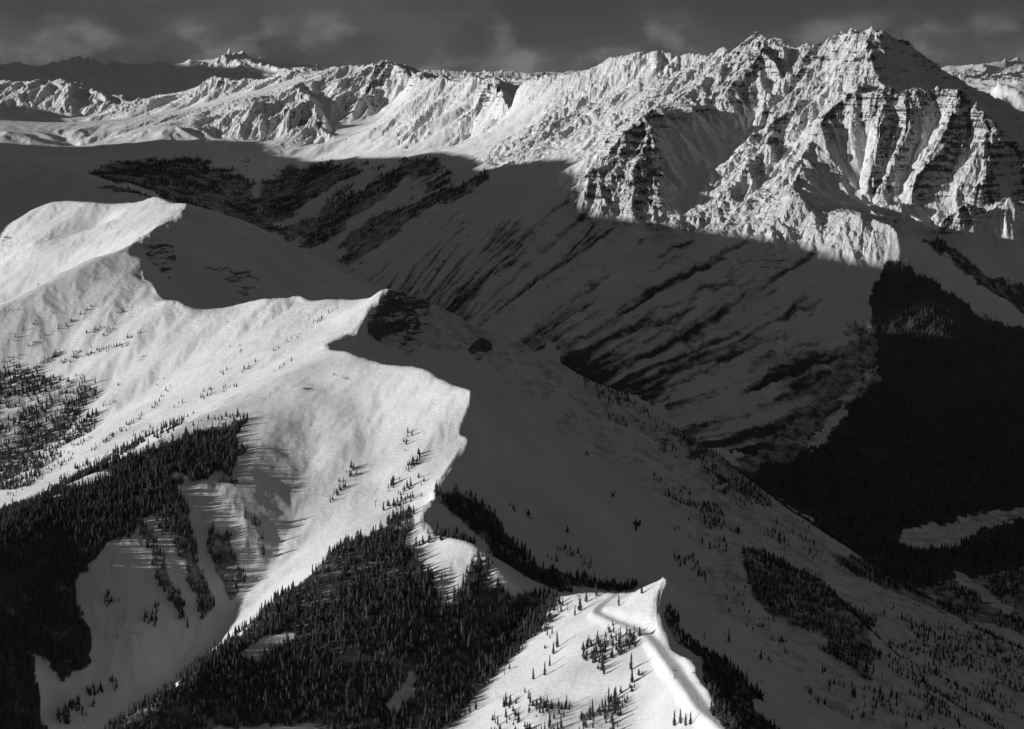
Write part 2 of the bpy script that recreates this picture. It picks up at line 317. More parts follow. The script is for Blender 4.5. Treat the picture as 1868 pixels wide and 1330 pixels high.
def solve():
    levels = [32, 16, 8, 4, 2, 1]
    f = None
    for lv in levels:
        nu = (NU - 1) // lv + 1; nl = (NL - 1) // lv + 1
        iu = np.clip(np.rint((pts[:, 0] - U0) / (DU * lv)).astype(int), 0, nu - 1)
        il = np.clip(np.rint((pts[:, 1] - L0) / (DL * lv)).astype(int), 0, nl - 1)
        idx = il * nu + iu
        cnt = np.bincount(idx, minlength=nu * nl).reshape(nl, nu)
        m = cnt > 0
        val = np.stack([np.bincount(idx, weights=pts[:, 2 + c], minlength=nu * nl).reshape(nl, nu) for c in range(4)])
        val[:, m] /= cnt[m]
        if f is None:
            f = np.zeros((4, nl, nu)) + val[:, m].mean(1)[:, None, None]
        else:
            ri = np.clip(np.arange(nl) / 2.0, 0, f.shape[1] - 1); ci = np.clip(np.arange(nu) / 2.0, 0, f.shape[2] - 1)
            r0 = np.floor(ri).astype(int); r1 = np.minimum(r0 + 1, f.shape[1] - 1); fr = (ri - r0)[None, :, None]
            c0 = np.floor(ci).astype(int); c1 = np.minimum(c0 + 1, f.shape[2] - 1); fc = (ci - c0)[None, None, :]
            g = f[:, r0] * (1 - fr) + f[:, r1] * fr
            f = g[:, :, c0] * (1 - fc) + g[:, :, c1] * fc
        its = {32: 600, 16: 300, 8: 160, 4: 100, 2: 50, 1: 24}[lv]
        f = f.astype(np.float32); val = val.astype(np.float32)
        f[:, m] = val[:, m]
        for k in range(its):
            p = np.pad(f, ((0, 0), (1, 1), (1, 1)), mode='edge')
            f = (p[:, :-2, 1:-1] + p[:, 2:, 1:-1] + p[:, 1:-1, :-2] + p[:, 1:-1, 2:]) * 0.25
            f[:, m] = val[:, m]
    return f
def blur(a, n):
    for k in range(n):
        p = np.pad(a, 1, mode='edge')
        a = (p[:-2, 1:-1] + p[2:, 1:-1] + p[1:-1, :-2] + p[1:-1, 2:] + 4 * a) * 0.125
    return a
F = solve()
Zs, Ss, Rs, Ks = F
Zb = blur(Zs, 90); Zc = blur(Zs, 3)
Ss = blur(Ss, 8)
w = np.clip(Ss * 1.3, 0, 1)
Zs = Zb * (1 - w) + Zc * w
Rs = blur(Rs, 20); Ks = blur(Ks, 12)

# fine grid
inner = np.arange(-0.2335, 0.2336, 0.00056)
ucol = np.concatenate([np.concatenate([np.arange(-0.495, -0.27, 0.004), np.arange(-0.27, -0.2335, 0.002)]), inner, np.arange(0.236, 0.375, 0.003)])
rows = [1460.0]
while rows[-1] < 38500:
    y = rows[-1]
    st = (40 if y < 2350 else 8.2 if y < 6200 else 9 if y < 7250 else 4.8 if y < 8750 else 17 if y < 13600 else y * .004 if y < 22000 else y * .01)
    rows.append(y + st)
yrow = np.array(rows)
def bil(A, ug, lg):
    x = (ug - U0) / DU; y = (lg - L0) / DL
    x0 = np.clip(np.floor(x).astype(int), 0, A.shape[1] - 2); y0 = np.clip(np.floor(y).astype(int), 0, A.shape[0] - 2)
    fx = x - x0; fy = y - y0
    return (A[y0, x0] * (1 - fx) + A[y0, x0 + 1] * fx) * (1 - fy) + (A[y0 + 1, x0] * (1 - fx) + A[y0 + 1, x0 + 1] * fx) * fy
UG, YG = np.meshgrid(ucol, yrow)
LG = np.log(YG)
XG = UG * YG
Z = bil(Zs, UG, LG); R = bil(Rs, UG, LG); K = bil(Ks, UG, LG)
def grads(Z):
    zu = np.gradient(Z, ucol, axis=1); zl = np.gradient(Z, np.log(yrow), axis=0)
    return zu / YG, (zl - UG * zu) / YG
gx, gy = grads(blur(Z, 6))
Xf = XG.astype(np.float32); Yf = YG.astype(np.float32)
# down-slope gullies that branch: octaves of directed waves across the fall line
def gullies(X, Y, gx, gy, wl, octs, s0, gain=0.5, fl=0.0):
    h = np.zeros_like(X); hs = np.zeros_like(X); a = 1.0
    for o in range(octs):
        m = np.sqrt(gx * gx + gy * gy) + 1e-4
        dx, dy = -gy / m, gx / m
        x = X / wl + 3.3 * o; y = Y / wl + 5.1 * o
        ix = np.floor(x); iy = np.floor(y)
        va = np.zeros_like(X); vs = np.zeros_like(X); wt = np.zeros_like(X)
        for i in (-1, 0, 1, 2):
            for j in (-1, 0, 1, 2):
                hh = h3(ix + i, iy + j, s0 + o)
                px = x - ix - i + (hh[..., 0] - .5); py = y - iy - j + (hh[..., 1] - .5)
                d = px * px + py * py
                ww = np.exp(-d * 2.0)
                ph = 6.2832 * (px * dx + py * dy) * 1.0 + 6.2832 * hh[..., 2] * 0.25
                va += np.cos(ph) * ww; vs -= np.sin(ph) * ww; wt += ww
        va /= wt; vs /= wt
        st = np.clip(m * 1.8 + fl, 0, 1)
        h += a * va * st
        nr = np.sqrt(va * va + vs * vs) + 1e-4
        hs += a * (1 - 2 * np.sqrt(np.clip((1 - va / nr) * .5, 0, 1) + .002)) * st * np.clip(nr * 2.2, 0, 1)
        k = a * 6.2832 / wl * st
        gx = gx + vs * dx * k * AMPK; gy = gy + vs * dy * k * AMPK
        a *= gain; wl *= 0.52
    return h, hs
AMPK = 12.0
gx = gx.astype(np.float32); gy = gy.astype(np.float32)
G, GS = gullies(Xf, Yf, gx, gy, np.float32(150.0), 6, 11, .52)
r0_ = int(np.searchsorted(yrow, 8400)); r1_ = int(np.searchsorted(yrow, 12500))
Ga, GSa = gullies(Xf[r0_:], Yf[r0_:], gx[r0_:], gy[r0_:], np.float32(260.0), 6, 23, .53)
wa = sstep(8600, 9700, YG[r0_:])
G[r0_:] = G[r0_:] * (1 - wa) + Ga * wa; GS[r0_:] = GS[r0_:] * (1 - wa) + GSa * wa * 1.25
Ga, GSa = gullies(Xf[r1_:], Yf[r1_:], gx[r1_:], gy[r1_:], np.float32(900.0), 6, 29, .5, .5)
wa = sstep(13000, 15500, YG[r1_:])
G[r1_:] = G[r1_:] * (1 - wa) + Ga * wa * 1.2; GS[r1_:] = GS[r1_:] * (1 - wa) + GSa * wa * 1.2
rs_ = np.where(YG > 13600, 4.0, np.where(YG > 9000, 1.6, 1.0)).astype(np.float32)
ridgy = 1 - 2 * np.abs(fbm((Xf + 30 * fbm(Xf, Yf, 90, 2, 77)) / rs_, Yf / rs_, 120.0, 5, 40, .55))
FB = fbm(Xf, Yf, 60.0, 5, 60)
rough = R * (1 + .35 * fbm(Xf, Yf, 600., 2, 21)) * (1 - .05 * sstep(8900, 9600, YG))
steepw = np.clip(np.hypot(gx, gy) * 1.6, .25, 1)
shp = sstep(3, 12, R)
Z = Z + rough * ((0.55 * G) * (1 - shp) + .85 * GS * shp + 0.10 * ridgy * steepw + 0.08 * FB * (1 - .5 * sstep(8900, 9600, YG)))
cr_ = 1 - 2 * np.abs(fbm(Xf + 12 * FB, Yf - 9 * ridgy, 44.0, 4, 141, .6))
Z = Z + 4.0 * cr_ * sstep(.1, .6, K) * (1 - sstep(8800, 9400, YG))
# rolling snow relief everywhere
Z = Z + (2.6 * fbm(Xf, Yf, 190., 5, 90, .55) + 2.8 * G) * np.clip(1 - R / 20, .1, 1)
# couloirs that run diagonally down the far valley wall
ca, sa = -.72, -.694
al = Xf * ca + Yf * sa; ac = -Xf * sa + Yf * ca
wall = sstep(5700, 6300, YG) * (1 - sstep(8300, 8900, YG)) * (1 - sstep(.05, .3, K)) * sstep(-500, -560, Z)
STK = .62 * fbm(al / 22, ac + 20 * fbm(Xf, Yf, 260., 4, 171), 34., 4, 161, .72) + .6 * fbm(al / 7, ac + 8 * fbm(Xf, Yf, 60., 2, 173), 22., 3, 181, .65)
Z = Z - 9 * np.abs(STK) * wall
# wind ribs down the sunlit slopes
# strata: benches and cliffs on the rocky faces
kk = sstep(.12, .55, K)
per = 34.0
zz = Z + 34 * fbm(Xf, Yf, 420., 4, 31) + .05 * XG
t = zz / per; ft = t - np.floor(t)
ben = (np.floor(t) + sstep(.30, .75, ft)) * per - zz
bm_ = sstep(-.25, .45, fbm(Xf, Yf, 260., 3, 131))
kk = kk * (1 - sstep(8900, 9400, YG))
Z = Z + ben * (.06 + .30 * bm_) * kk
per = 11.0
t = (zz + 3 * FB) / per; ft = t - np.floor(t)
Z = Z + ((np.floor(t) + sstep(.25, .8, ft)) * per - (zz + 3 * FB)) * .22 * kk
FLK = fbm(Xf / 9 + Yf / 50, Yf / 1.0 - Xf * .25, 38., 4, 191, .6)
Z = Z - 2.2 * np.abs(FLK) * (XG > -50) * (YG > 3100) * (YG < 5300) * sstep(-620, -760, Z)
# hollows and rolls of the lower ridge
for px_, py_, Y_, ra, dp in ((1035,1245,2900,34,-9),(1110,1215,2880,30,-7),(1180,1275,2780,26,-5),(985,1290,2860,30,5),(1060,1150,3060,26,4),(1165,1105,3120,16,3),(600,700,4180,40,-7),(560,760,4030,45,-6),(655,740,4060,50,-7),(720,760,4000,40,5),(680,860,3790,45,-6),(610,830,3880,40,6),(150,430,6050,60,-12),(60,470,5960,60,12),(190,395,6080,50,-10)):
    u_, l_, z_ = P(px_, py_, Y_)
    Z = Z + dp * np.exp(-((XG - u_ * Y_) ** 2 + ((YG - Y_) * .8) ** 2) / ra ** 2)
# groomed road benched into the lower ridge
PX, PY = to_px(XG, YG, Z)
VMIN = np.minimum.accumulate(PY, axis=0)
def surf(px, py):
    best = None
    ci = int(np.clip(np.searchsorted(ucol, (px - W_PX / 2) / F_PX / .99), 8, nCc - 9))
    for c in range(ci - 8, ci + 9):
        r = int(np.argmax(VMIN[:, c] <= py)); e = abs(PX[r, c] - px)
        if best is None or e < best[0]: best = (e, XG[r, c], YG[r, c], Z[r, c])
    return best[1:]
nCc = len(ucol)
road = [surf(*p) for p in ((1122,1086),(1100,1104),(1086,1119),(1104,1128),(1125,1136),(1162,1148),(1192,1170),(1214,1203),(1237,1228),(1259,1260),(1283,1293),(1305,1318),(1330,1340))]
road = catmull(road, 24)
for k in range(60): road[1:-1, 2] = (road[:-2, 2] + road[2:, 2]) / 2
for k in range(150): road[1:-1, :2] = (road[:-2, :2] + road[2:, :2] + 2 * road[1:-1, :2]) / 4
rsel = (YG > 2300) & (YG < 3300) & (UG > -.02) & (UG < .13)
ii_, jj_ = np.nonzero(rsel)
bd = np.full(len(ii_), 1e9); bz = np.zeros(len(ii_)); bw_ = np.zeros(len(ii_))
for k in range(300): road[1:-1, 2] = (road[:-2, 2] + road[2:, 2]) / 2
for k in range(len(road)):
    d_ = np.hypot(XG[ii_, jj_] - road[k, 0], (YG[ii_, jj_] - road[k, 1]))
    m_ = d_ < bd; bd[m_] = d_[m_]; bz[m_] = road[k, 2]; bw_[m_] = 3.5 + 4.0 * k / len(road)
w_ = 1 - sstep(0, 1, (bd - bw_) / (bw_ + 6.0))
Z[ii_, jj_] = Z[ii_, jj_] * (1 - w_) + bz * w_
gX, gY = grads(Z)
SL = np.hypot(gX, gY)
PX, PY = to_px(XG, YG, Z)

# ------------------------------------------------------------------ materials
def gray(v): return (v, v, v, 1)
def terrain_mat():
    m = bpy.data.materials.new('snow_and_rock'); m.use_nodes = True
    t = m.node_tree; n = t.nodes; l = t.links
    b = n['Principled BSDF']; b.inputs['Roughness'].default_value = .8
    b.inputs['Specular IOR Level'].default_value = .15
    geo = n.new('ShaderNodeNewGeometry'); tcx = n.new('ShaderNodeTexCoord')
    at = n.new('ShaderNodeAttribute'); at.attribute_name = 'rock'
    fo = n.new('ShaderNodeAttribute'); fo.attribute_name = 'wood'
    sa_ = n.new('ShaderNodeAttribute'); sa_.attribute_name = 'scree'
    sx = n.new('ShaderNodeSeparateXYZ'); l.new(geo.outputs['Normal'], sx.inputs[0])
    n1 = n.new('ShaderNodeTexNoise'); n1.inputs['Scale'].default_value = .034; n1.inputs['Detail'].default_value = 9; n1.inputs['Roughness'].default_value = .76
    mp = n.new('ShaderNodeMapping'); mp.inputs['Scale'].default_value = (1, 1, 3.6); mp.inputs['Rotation'].default_value = (.05, -.06, 0)
    l.new(tcx.outputs['Object'], mp.inputs[0]); l.new(mp.outputs[0], n1.inputs['Vector'])
    def math_(op, a, b_=None, c=None):
        x = n.new('ShaderNodeMath'); x.operation = op
        for i, v in enumerate((a, b_, c)):
            if v is None: continue
            if isinstance(v, (int, float)): x.inputs[i].default_value = v
            else: l.new(v, x.inputs[i])
        return x.outputs[0]
    # exposed rock where it is steep and rocky
    s = math_('SUBTRACT', 1.0, sx.outputs[2])
    n5 = n.new('ShaderNodeTexNoise'); n5.inputs['Scale'].default_value = .03; n5.inputs['Detail'].default_value = 7; n5.inputs['Roughness'].default_value = .66
    mp5 = n.new('ShaderNodeMapping'); mp5.inputs['Scale'].default_value = (.22, .22, 4.2); mp5.inputs['Rotation'].default_value = (.04, -.07, 0)
    l.new(tcx.outputs['Object'], mp5.inputs[0]); l.new(mp5.outputs[0], n5.inputs['Vector'])
    nn = math_('ADD', math_('MULTIPLY', math_('SUBTRACT', n1.outputs[0], .5), 1.25), math_('MULTIPLY', math_('SUBTRACT', n5.outputs[0], .5), 1.15))
    q = math_('ADD', math_('ADD', s, nn), math_('ADD', math_('MULTIPLY', at.outputs['Fac'], .52), math_('MULTIPLY', sa_.outputs['Fac'], 1.05)))
    mr = n.new('ShaderNodeMapRange'); mr.inputs['From Min'].default_value = .91; mr.inputs['From Max'].default_value = 1.03
    l.new(q, mr.inputs['Value'])
    n2 = n.new('ShaderNodeTexNoise'); n2.inputs['Scale'].default_value = .12; n2.inputs['Detail'].default_value = 6
    l.new(tcx.outputs['Object'], n2.inputs['Vector'])
    rc = n.new('ShaderNodeValToRGB'); rc.color_ramp.elements[0].position = .3; rc.color_ramp.elements[0].color = gray(.05); rc.color_ramp.elements[1].position = .75; rc.color_ramp.elements[1].color = gray(.16)
    l.new(n2.outputs[0], rc.inputs[0])
    # snow with wind-packed tone variation
    n3 = n.new('ShaderNodeTexNoise'); n3.inputs['Scale'].default_value = .008; n3.inputs['Detail'].default_value = 7; n3.inputs['Roughness'].default_value = .6
    l.new(tcx.outputs['Object'], n3.inputs['Vector'])
    sc = n.new('ShaderNodeValToRGB'); sc.color_ramp.elements[0].position = .3; sc.color_ramp.elements[0].color = gray(.70); sc.color_ramp.elements[1].position = .7; sc.color_ramp.elements[1].color = gray(.84)
    l.new(n3.outputs[0], sc.inputs[0])
    mix = n.new('ShaderNodeMix'); mix.data_type = 'RGBA'
    l.new(mr.outputs[0], mix.inputs[0]); l.new(sc.outputs[0], mix.inputs[6]); l.new(rc.outputs[0], mix.inputs[7])
    # brush, forest litter and dark tone standing in for relief shading
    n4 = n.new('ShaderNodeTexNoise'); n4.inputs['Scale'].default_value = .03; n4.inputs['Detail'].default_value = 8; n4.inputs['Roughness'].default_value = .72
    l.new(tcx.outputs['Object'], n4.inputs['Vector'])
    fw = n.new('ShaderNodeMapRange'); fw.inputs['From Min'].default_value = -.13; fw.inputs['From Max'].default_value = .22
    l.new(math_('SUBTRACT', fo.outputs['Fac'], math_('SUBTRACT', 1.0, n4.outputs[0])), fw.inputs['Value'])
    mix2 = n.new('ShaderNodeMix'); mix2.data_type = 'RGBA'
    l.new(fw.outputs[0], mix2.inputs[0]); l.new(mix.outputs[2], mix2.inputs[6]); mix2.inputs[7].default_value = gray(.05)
    l.new(mix2.outputs[2], b.inputs['Base Color'])
    # small relief
    nb = n.new('ShaderNodeTexNoise'); nb.inputs['Scale'].default_value = .09; nb.inputs['Detail'].default_value = 9; nb.inputs['Roughness'].default_value = .7
    l.new(mp.outputs[0], nb.inputs['Vector'])
    amt = math_('ADD', 1.0, math_('MULTIPLY', at.outputs['Fac'], 12.0))
    bp = n.new('ShaderNodeBump'); bp.inputs['Strength'].default_value = .9
    hb = math_('ADD', math_('MULTIPLY', nb.outputs[0], amt), math_('MULTIPLY', math_('ADD', n1.outputs[0], n5.outputs[0]), math_('MULTIPLY', at.outputs['Fac'], 13.0)))
    mp6 = n.new('ShaderNodeMapping'); mp6.inputs['Scale'].default_value = (.25, 1, .6); mp6.inputs['Rotation'].default_value = (0, 0, .5)
    n6 = n.new('ShaderNodeTexNoise'); n6.inputs['Scale'].default_value = .22; n6.inputs['Detail'].default_value = 6; n6.inputs['Roughness'].default_value = .62; n6.inputs['Distortion'].default_value = .6
    l.new(tcx.outputs['Object'], mp6.inputs[0]); l.new(mp6.outputs[0], n6.inputs['Vector'])
    hb = math_('ADD', hb, math_('MULTIPLY', n6.outputs[0], 1.3))
    l.new(hb, bp.inputs['Height']); bp.inputs['Distance'].default_value = 1.0
    l.new(bp.outputs[0], b.inputs['Normal'])
    return m
MT = terrain_mat()

# ------------------------------------------------------------------ forests: areas on the map, given by outline
def inpoly(px, py, poly):
    c = np.zeros(px.shape, bool)
    n_ = len(poly)
    for i in range(n_):
        x1, y1 = poly[i]; x2, y2 = poly[(i + 1) % n_]
        k = ((y1 > py) != (y2 > py)) & (px < (x2 - x1) * (py - y1) / (y2 - y1 + 1e-9) + x1)
        c ^= k
    return c
far_ = sstep(4800, 5600, YG)
wx = PX + 14 * fbm(Xf, Yf, 120., 4, 201, .6) * (1 - far_) + far_ * 26 * fbm(Xf, Yf, 260., 6, 205, .62)
wy = PY + 10 * fbm(Xf, Yf, 120., 4, 211, .6) * (1 - far_) + far_ * 18 * fbm(Xf, Yf, 260., 6, 215, .62)
# (tree cover per 100 m2, ground cover, min distance, max distance, outline)
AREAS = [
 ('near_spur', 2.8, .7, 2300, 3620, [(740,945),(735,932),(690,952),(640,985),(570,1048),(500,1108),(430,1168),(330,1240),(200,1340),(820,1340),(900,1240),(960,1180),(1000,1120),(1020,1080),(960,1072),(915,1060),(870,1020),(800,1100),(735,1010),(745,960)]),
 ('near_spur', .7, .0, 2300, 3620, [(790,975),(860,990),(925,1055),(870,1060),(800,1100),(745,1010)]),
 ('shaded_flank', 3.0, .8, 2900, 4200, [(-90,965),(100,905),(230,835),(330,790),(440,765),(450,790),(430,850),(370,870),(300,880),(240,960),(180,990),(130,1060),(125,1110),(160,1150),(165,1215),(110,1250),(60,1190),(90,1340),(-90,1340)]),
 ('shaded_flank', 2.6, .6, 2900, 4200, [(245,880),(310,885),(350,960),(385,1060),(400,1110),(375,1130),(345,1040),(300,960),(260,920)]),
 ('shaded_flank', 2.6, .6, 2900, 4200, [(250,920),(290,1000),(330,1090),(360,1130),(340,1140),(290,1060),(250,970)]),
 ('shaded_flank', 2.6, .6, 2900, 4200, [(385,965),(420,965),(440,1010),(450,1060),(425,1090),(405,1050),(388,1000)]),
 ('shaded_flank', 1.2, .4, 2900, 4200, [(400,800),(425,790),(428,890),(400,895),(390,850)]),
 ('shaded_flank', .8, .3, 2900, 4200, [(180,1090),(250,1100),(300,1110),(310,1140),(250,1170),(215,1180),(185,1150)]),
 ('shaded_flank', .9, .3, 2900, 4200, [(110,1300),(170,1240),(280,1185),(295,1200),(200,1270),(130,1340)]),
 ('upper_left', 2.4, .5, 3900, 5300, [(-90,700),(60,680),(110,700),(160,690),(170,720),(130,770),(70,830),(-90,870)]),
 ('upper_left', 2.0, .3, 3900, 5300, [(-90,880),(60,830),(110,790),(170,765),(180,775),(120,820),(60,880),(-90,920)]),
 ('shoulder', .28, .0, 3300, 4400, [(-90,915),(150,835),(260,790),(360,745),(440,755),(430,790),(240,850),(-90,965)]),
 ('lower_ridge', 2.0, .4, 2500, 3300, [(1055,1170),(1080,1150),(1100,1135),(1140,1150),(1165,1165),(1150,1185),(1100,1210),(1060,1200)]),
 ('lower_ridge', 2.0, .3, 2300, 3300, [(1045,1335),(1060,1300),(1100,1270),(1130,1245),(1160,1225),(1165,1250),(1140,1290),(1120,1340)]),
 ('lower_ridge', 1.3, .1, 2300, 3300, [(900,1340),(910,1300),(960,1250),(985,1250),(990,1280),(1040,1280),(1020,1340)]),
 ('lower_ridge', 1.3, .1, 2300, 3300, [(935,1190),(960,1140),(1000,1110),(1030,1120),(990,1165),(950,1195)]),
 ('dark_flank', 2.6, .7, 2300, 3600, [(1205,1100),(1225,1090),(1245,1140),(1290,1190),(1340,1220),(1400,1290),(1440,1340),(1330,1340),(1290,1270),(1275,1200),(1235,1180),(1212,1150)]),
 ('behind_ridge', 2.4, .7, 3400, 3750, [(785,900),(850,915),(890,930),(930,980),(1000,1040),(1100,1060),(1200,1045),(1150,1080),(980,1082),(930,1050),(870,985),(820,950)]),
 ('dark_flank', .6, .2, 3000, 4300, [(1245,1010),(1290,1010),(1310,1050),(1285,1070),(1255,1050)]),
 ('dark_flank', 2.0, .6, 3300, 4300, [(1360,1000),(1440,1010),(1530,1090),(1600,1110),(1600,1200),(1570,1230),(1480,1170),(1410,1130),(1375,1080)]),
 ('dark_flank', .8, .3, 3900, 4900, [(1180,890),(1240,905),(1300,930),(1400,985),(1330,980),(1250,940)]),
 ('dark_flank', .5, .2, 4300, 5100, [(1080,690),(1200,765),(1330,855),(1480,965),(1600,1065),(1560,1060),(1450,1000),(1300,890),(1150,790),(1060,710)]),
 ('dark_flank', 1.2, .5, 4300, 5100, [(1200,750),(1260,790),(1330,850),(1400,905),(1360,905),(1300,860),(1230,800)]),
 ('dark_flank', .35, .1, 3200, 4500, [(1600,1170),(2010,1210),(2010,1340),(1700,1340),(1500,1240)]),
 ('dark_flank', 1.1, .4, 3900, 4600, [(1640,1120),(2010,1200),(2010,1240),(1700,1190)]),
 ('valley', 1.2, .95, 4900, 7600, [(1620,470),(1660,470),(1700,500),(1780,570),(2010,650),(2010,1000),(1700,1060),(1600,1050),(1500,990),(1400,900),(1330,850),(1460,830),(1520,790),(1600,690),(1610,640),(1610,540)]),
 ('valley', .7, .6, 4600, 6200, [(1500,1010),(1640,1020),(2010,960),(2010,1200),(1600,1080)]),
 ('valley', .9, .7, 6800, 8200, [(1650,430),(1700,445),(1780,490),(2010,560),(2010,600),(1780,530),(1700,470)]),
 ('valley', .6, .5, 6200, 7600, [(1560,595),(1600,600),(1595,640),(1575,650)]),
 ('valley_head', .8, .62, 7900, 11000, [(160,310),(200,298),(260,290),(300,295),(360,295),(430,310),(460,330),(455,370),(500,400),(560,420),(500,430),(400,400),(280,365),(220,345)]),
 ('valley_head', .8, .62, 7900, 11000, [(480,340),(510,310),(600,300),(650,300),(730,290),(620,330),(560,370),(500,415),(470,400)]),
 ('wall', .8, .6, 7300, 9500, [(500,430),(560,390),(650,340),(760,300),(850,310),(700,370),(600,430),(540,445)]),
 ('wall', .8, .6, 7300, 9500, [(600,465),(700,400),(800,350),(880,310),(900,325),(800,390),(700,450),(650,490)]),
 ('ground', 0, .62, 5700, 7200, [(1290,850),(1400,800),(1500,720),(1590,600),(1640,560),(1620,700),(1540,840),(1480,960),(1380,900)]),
 ('ground', 0, .40, 3000, 5200, [(1080,690),(1330,855),(1600,1062),(2010,1212),(2010,1340),(1560,1340),(1400,1180),(1250,1050),(1330,1010),(1150,880),(1000,760)]),  # brush speckle; its dark tone also stands in for relief shading
 ('ground', 0, .40, 4300, 5200, [(700,525),(800,560),(1010,655),(1080,692),(1000,740),(850,640),(740,640)]),  # same speckle, relief shading put into the ground colour of the spur
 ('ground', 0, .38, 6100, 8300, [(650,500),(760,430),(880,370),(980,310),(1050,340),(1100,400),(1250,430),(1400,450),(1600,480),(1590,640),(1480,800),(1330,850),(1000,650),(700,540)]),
]
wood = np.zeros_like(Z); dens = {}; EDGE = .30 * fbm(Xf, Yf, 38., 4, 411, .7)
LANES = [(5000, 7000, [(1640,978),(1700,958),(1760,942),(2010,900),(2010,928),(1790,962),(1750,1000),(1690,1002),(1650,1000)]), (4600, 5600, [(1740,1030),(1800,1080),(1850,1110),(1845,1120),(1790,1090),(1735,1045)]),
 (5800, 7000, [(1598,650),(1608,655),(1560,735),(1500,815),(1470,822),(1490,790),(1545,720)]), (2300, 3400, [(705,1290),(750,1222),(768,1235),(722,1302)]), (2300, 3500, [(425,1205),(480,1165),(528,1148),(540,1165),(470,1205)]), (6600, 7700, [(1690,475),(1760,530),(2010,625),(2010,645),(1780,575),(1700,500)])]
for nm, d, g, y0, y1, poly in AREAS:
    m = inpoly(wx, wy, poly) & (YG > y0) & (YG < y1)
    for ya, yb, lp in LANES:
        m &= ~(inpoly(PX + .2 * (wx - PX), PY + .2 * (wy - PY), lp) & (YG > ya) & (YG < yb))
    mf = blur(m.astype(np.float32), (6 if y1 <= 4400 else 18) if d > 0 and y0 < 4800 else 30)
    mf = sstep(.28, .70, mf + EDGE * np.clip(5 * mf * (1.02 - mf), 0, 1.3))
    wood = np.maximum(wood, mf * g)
    m = mf
    if d > 0:
        dd = dens.setdefault(nm, np.zeros_like(Z)); dens[nm] = np.maximum(dd, m * d)
# dark streaks down the valley wall, darker towards its floor
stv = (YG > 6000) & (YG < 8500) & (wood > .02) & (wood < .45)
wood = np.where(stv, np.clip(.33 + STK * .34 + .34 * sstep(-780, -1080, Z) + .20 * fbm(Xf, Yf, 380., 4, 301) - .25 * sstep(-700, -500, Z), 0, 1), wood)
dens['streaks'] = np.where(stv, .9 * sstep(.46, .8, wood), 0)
for ya, yb, lp in LANES[:3]:
    mf = blur((inpoly(PX + .3 * (wx - PX), PY + .3 * (wy - PY), lp) & (YG > ya) & (YG < yb)).astype(np.float32), 6)
    wood = np.maximum(wood, .42 * mf)
wood = blur(wood, 1)

SCR = np.zeros_like(Z)
ROCKS = [(.6, 4000, 5300, [(690,530),(740,530),(790,560),(780,640),(720,650),(640,660),(660,600)]), (.5, 4000, 5300, [(610,605),(660,600),(650,640),(600,640)]),
 (.8, 4300, 5300, [(870,620),(910,615),(900,650),(870,665)]), (.6, 4300, 5200, [(1130,760),(1200,770),(1330,860),(1420,930),(1330,900),(1200,820)]),
 (.7, 5000, 5700, [(250,430),(330,400),(340,430),(300,520),(270,480)]), (.7, 5000, 5900, [(370,470),(420,490),(480,530),(430,535),(380,500)]),
 (.55, 5000, 6300, [(260,360),(300,362),(280,400),(250,420),(255,390)]), (.75, 3900, 4500, [(545,690),(580,690),(575,730),(550,740)]), (.75, 3900, 4500, [(600,670),(628,665),(620,735),(600,730)]),
 (.7, 3900, 4400, [(680,672),(750,675),(745,684),(690,682)]), (.75, 5200, 6500, [(10,440),(40,435),(30,455),(5,458)]), (.5, 4500, 5300, [(550,560),(590,556),(570,590),(545,585)]),
 (.45, 4300, 5000, [(1000,660),(1160,750),(1300,880),(1200,870),(1050,720)]), (.5, 3300, 4300, [(1210,1090),(1300,1150),(1420,1240),(1330,1200),(1230,1130)]),
 (.5, 6000, 8000, [(1230,470),(1420,460),(1500,500),(1380,560),(1200,540)]), (.42, 5800, 8300, [(800,480),(960,400),(1000,430),(900,560),(800,520)])]
wx = PX + 16 * fbm(Xf, Yf, 90., 4, 221, .6); wy = PY + 12 * fbm(Xf, Yf, 90., 4, 231, .6)
for v_, y0, y1, poly in ROCKS:
    m = inpoly(wx, wy, poly) & (YG > y0) & (YG < y1)
    SCR = np.maximum(SCR, m * v_)
SCR = blur(SCR, 3)

# ------------------------------------------------------------------ terrain meshes
nR, nC = Z.shape
co = np.stack([XG, YG, Z], -1).reshape(-1, 3).astype(np.float32)
ridx = np.arange(nR * nC).reshape(nR, nC)
quads = np.stack([ridx[:-1, :-1], ridx[:-1, 1:], ridx[1:, 1:], ridx[1:, :-1]], -1)
# borders between the pieces of land follow valley floors
def floor_line(pl):
    a = np.array([P(*p) for p in pl]); o = np.argsort(a[:, 0])
    return np.exp(np.interp(ucol, a[o, 0], a[o, 1]))
v1 = floor_line([(2200,1290,4350),(1868,1180,4720),(1600,1040,5250),(1330,890,5750),(1080,760,6280),(900,665,6850),(700,555,7700),(560,470,8300),(300,380,6900),(100,350,6700),(0,340,6600),(-400,300,6500)])
v2 = floor_line([(2200,300,10900),(1700,250,10300),(1100,230,10400),(932,200,9800),(860,240,8900),(700,285,8900),(400,285,10000),(0,285,10200),(-400,285,10300)])
yc = (yrow[:-1] + yrow[1:])[:, None] / 2
z1 = ((v1[:-1] + v1[1:]) / 2)[None, :]; z2 = ((v2[:-1] + v2[1:]) / 2)[None, :]
reg = np.where(yc < z1, 0, np.where(yc < z2, 1, np.where(yc < 14000, 2, 3)))
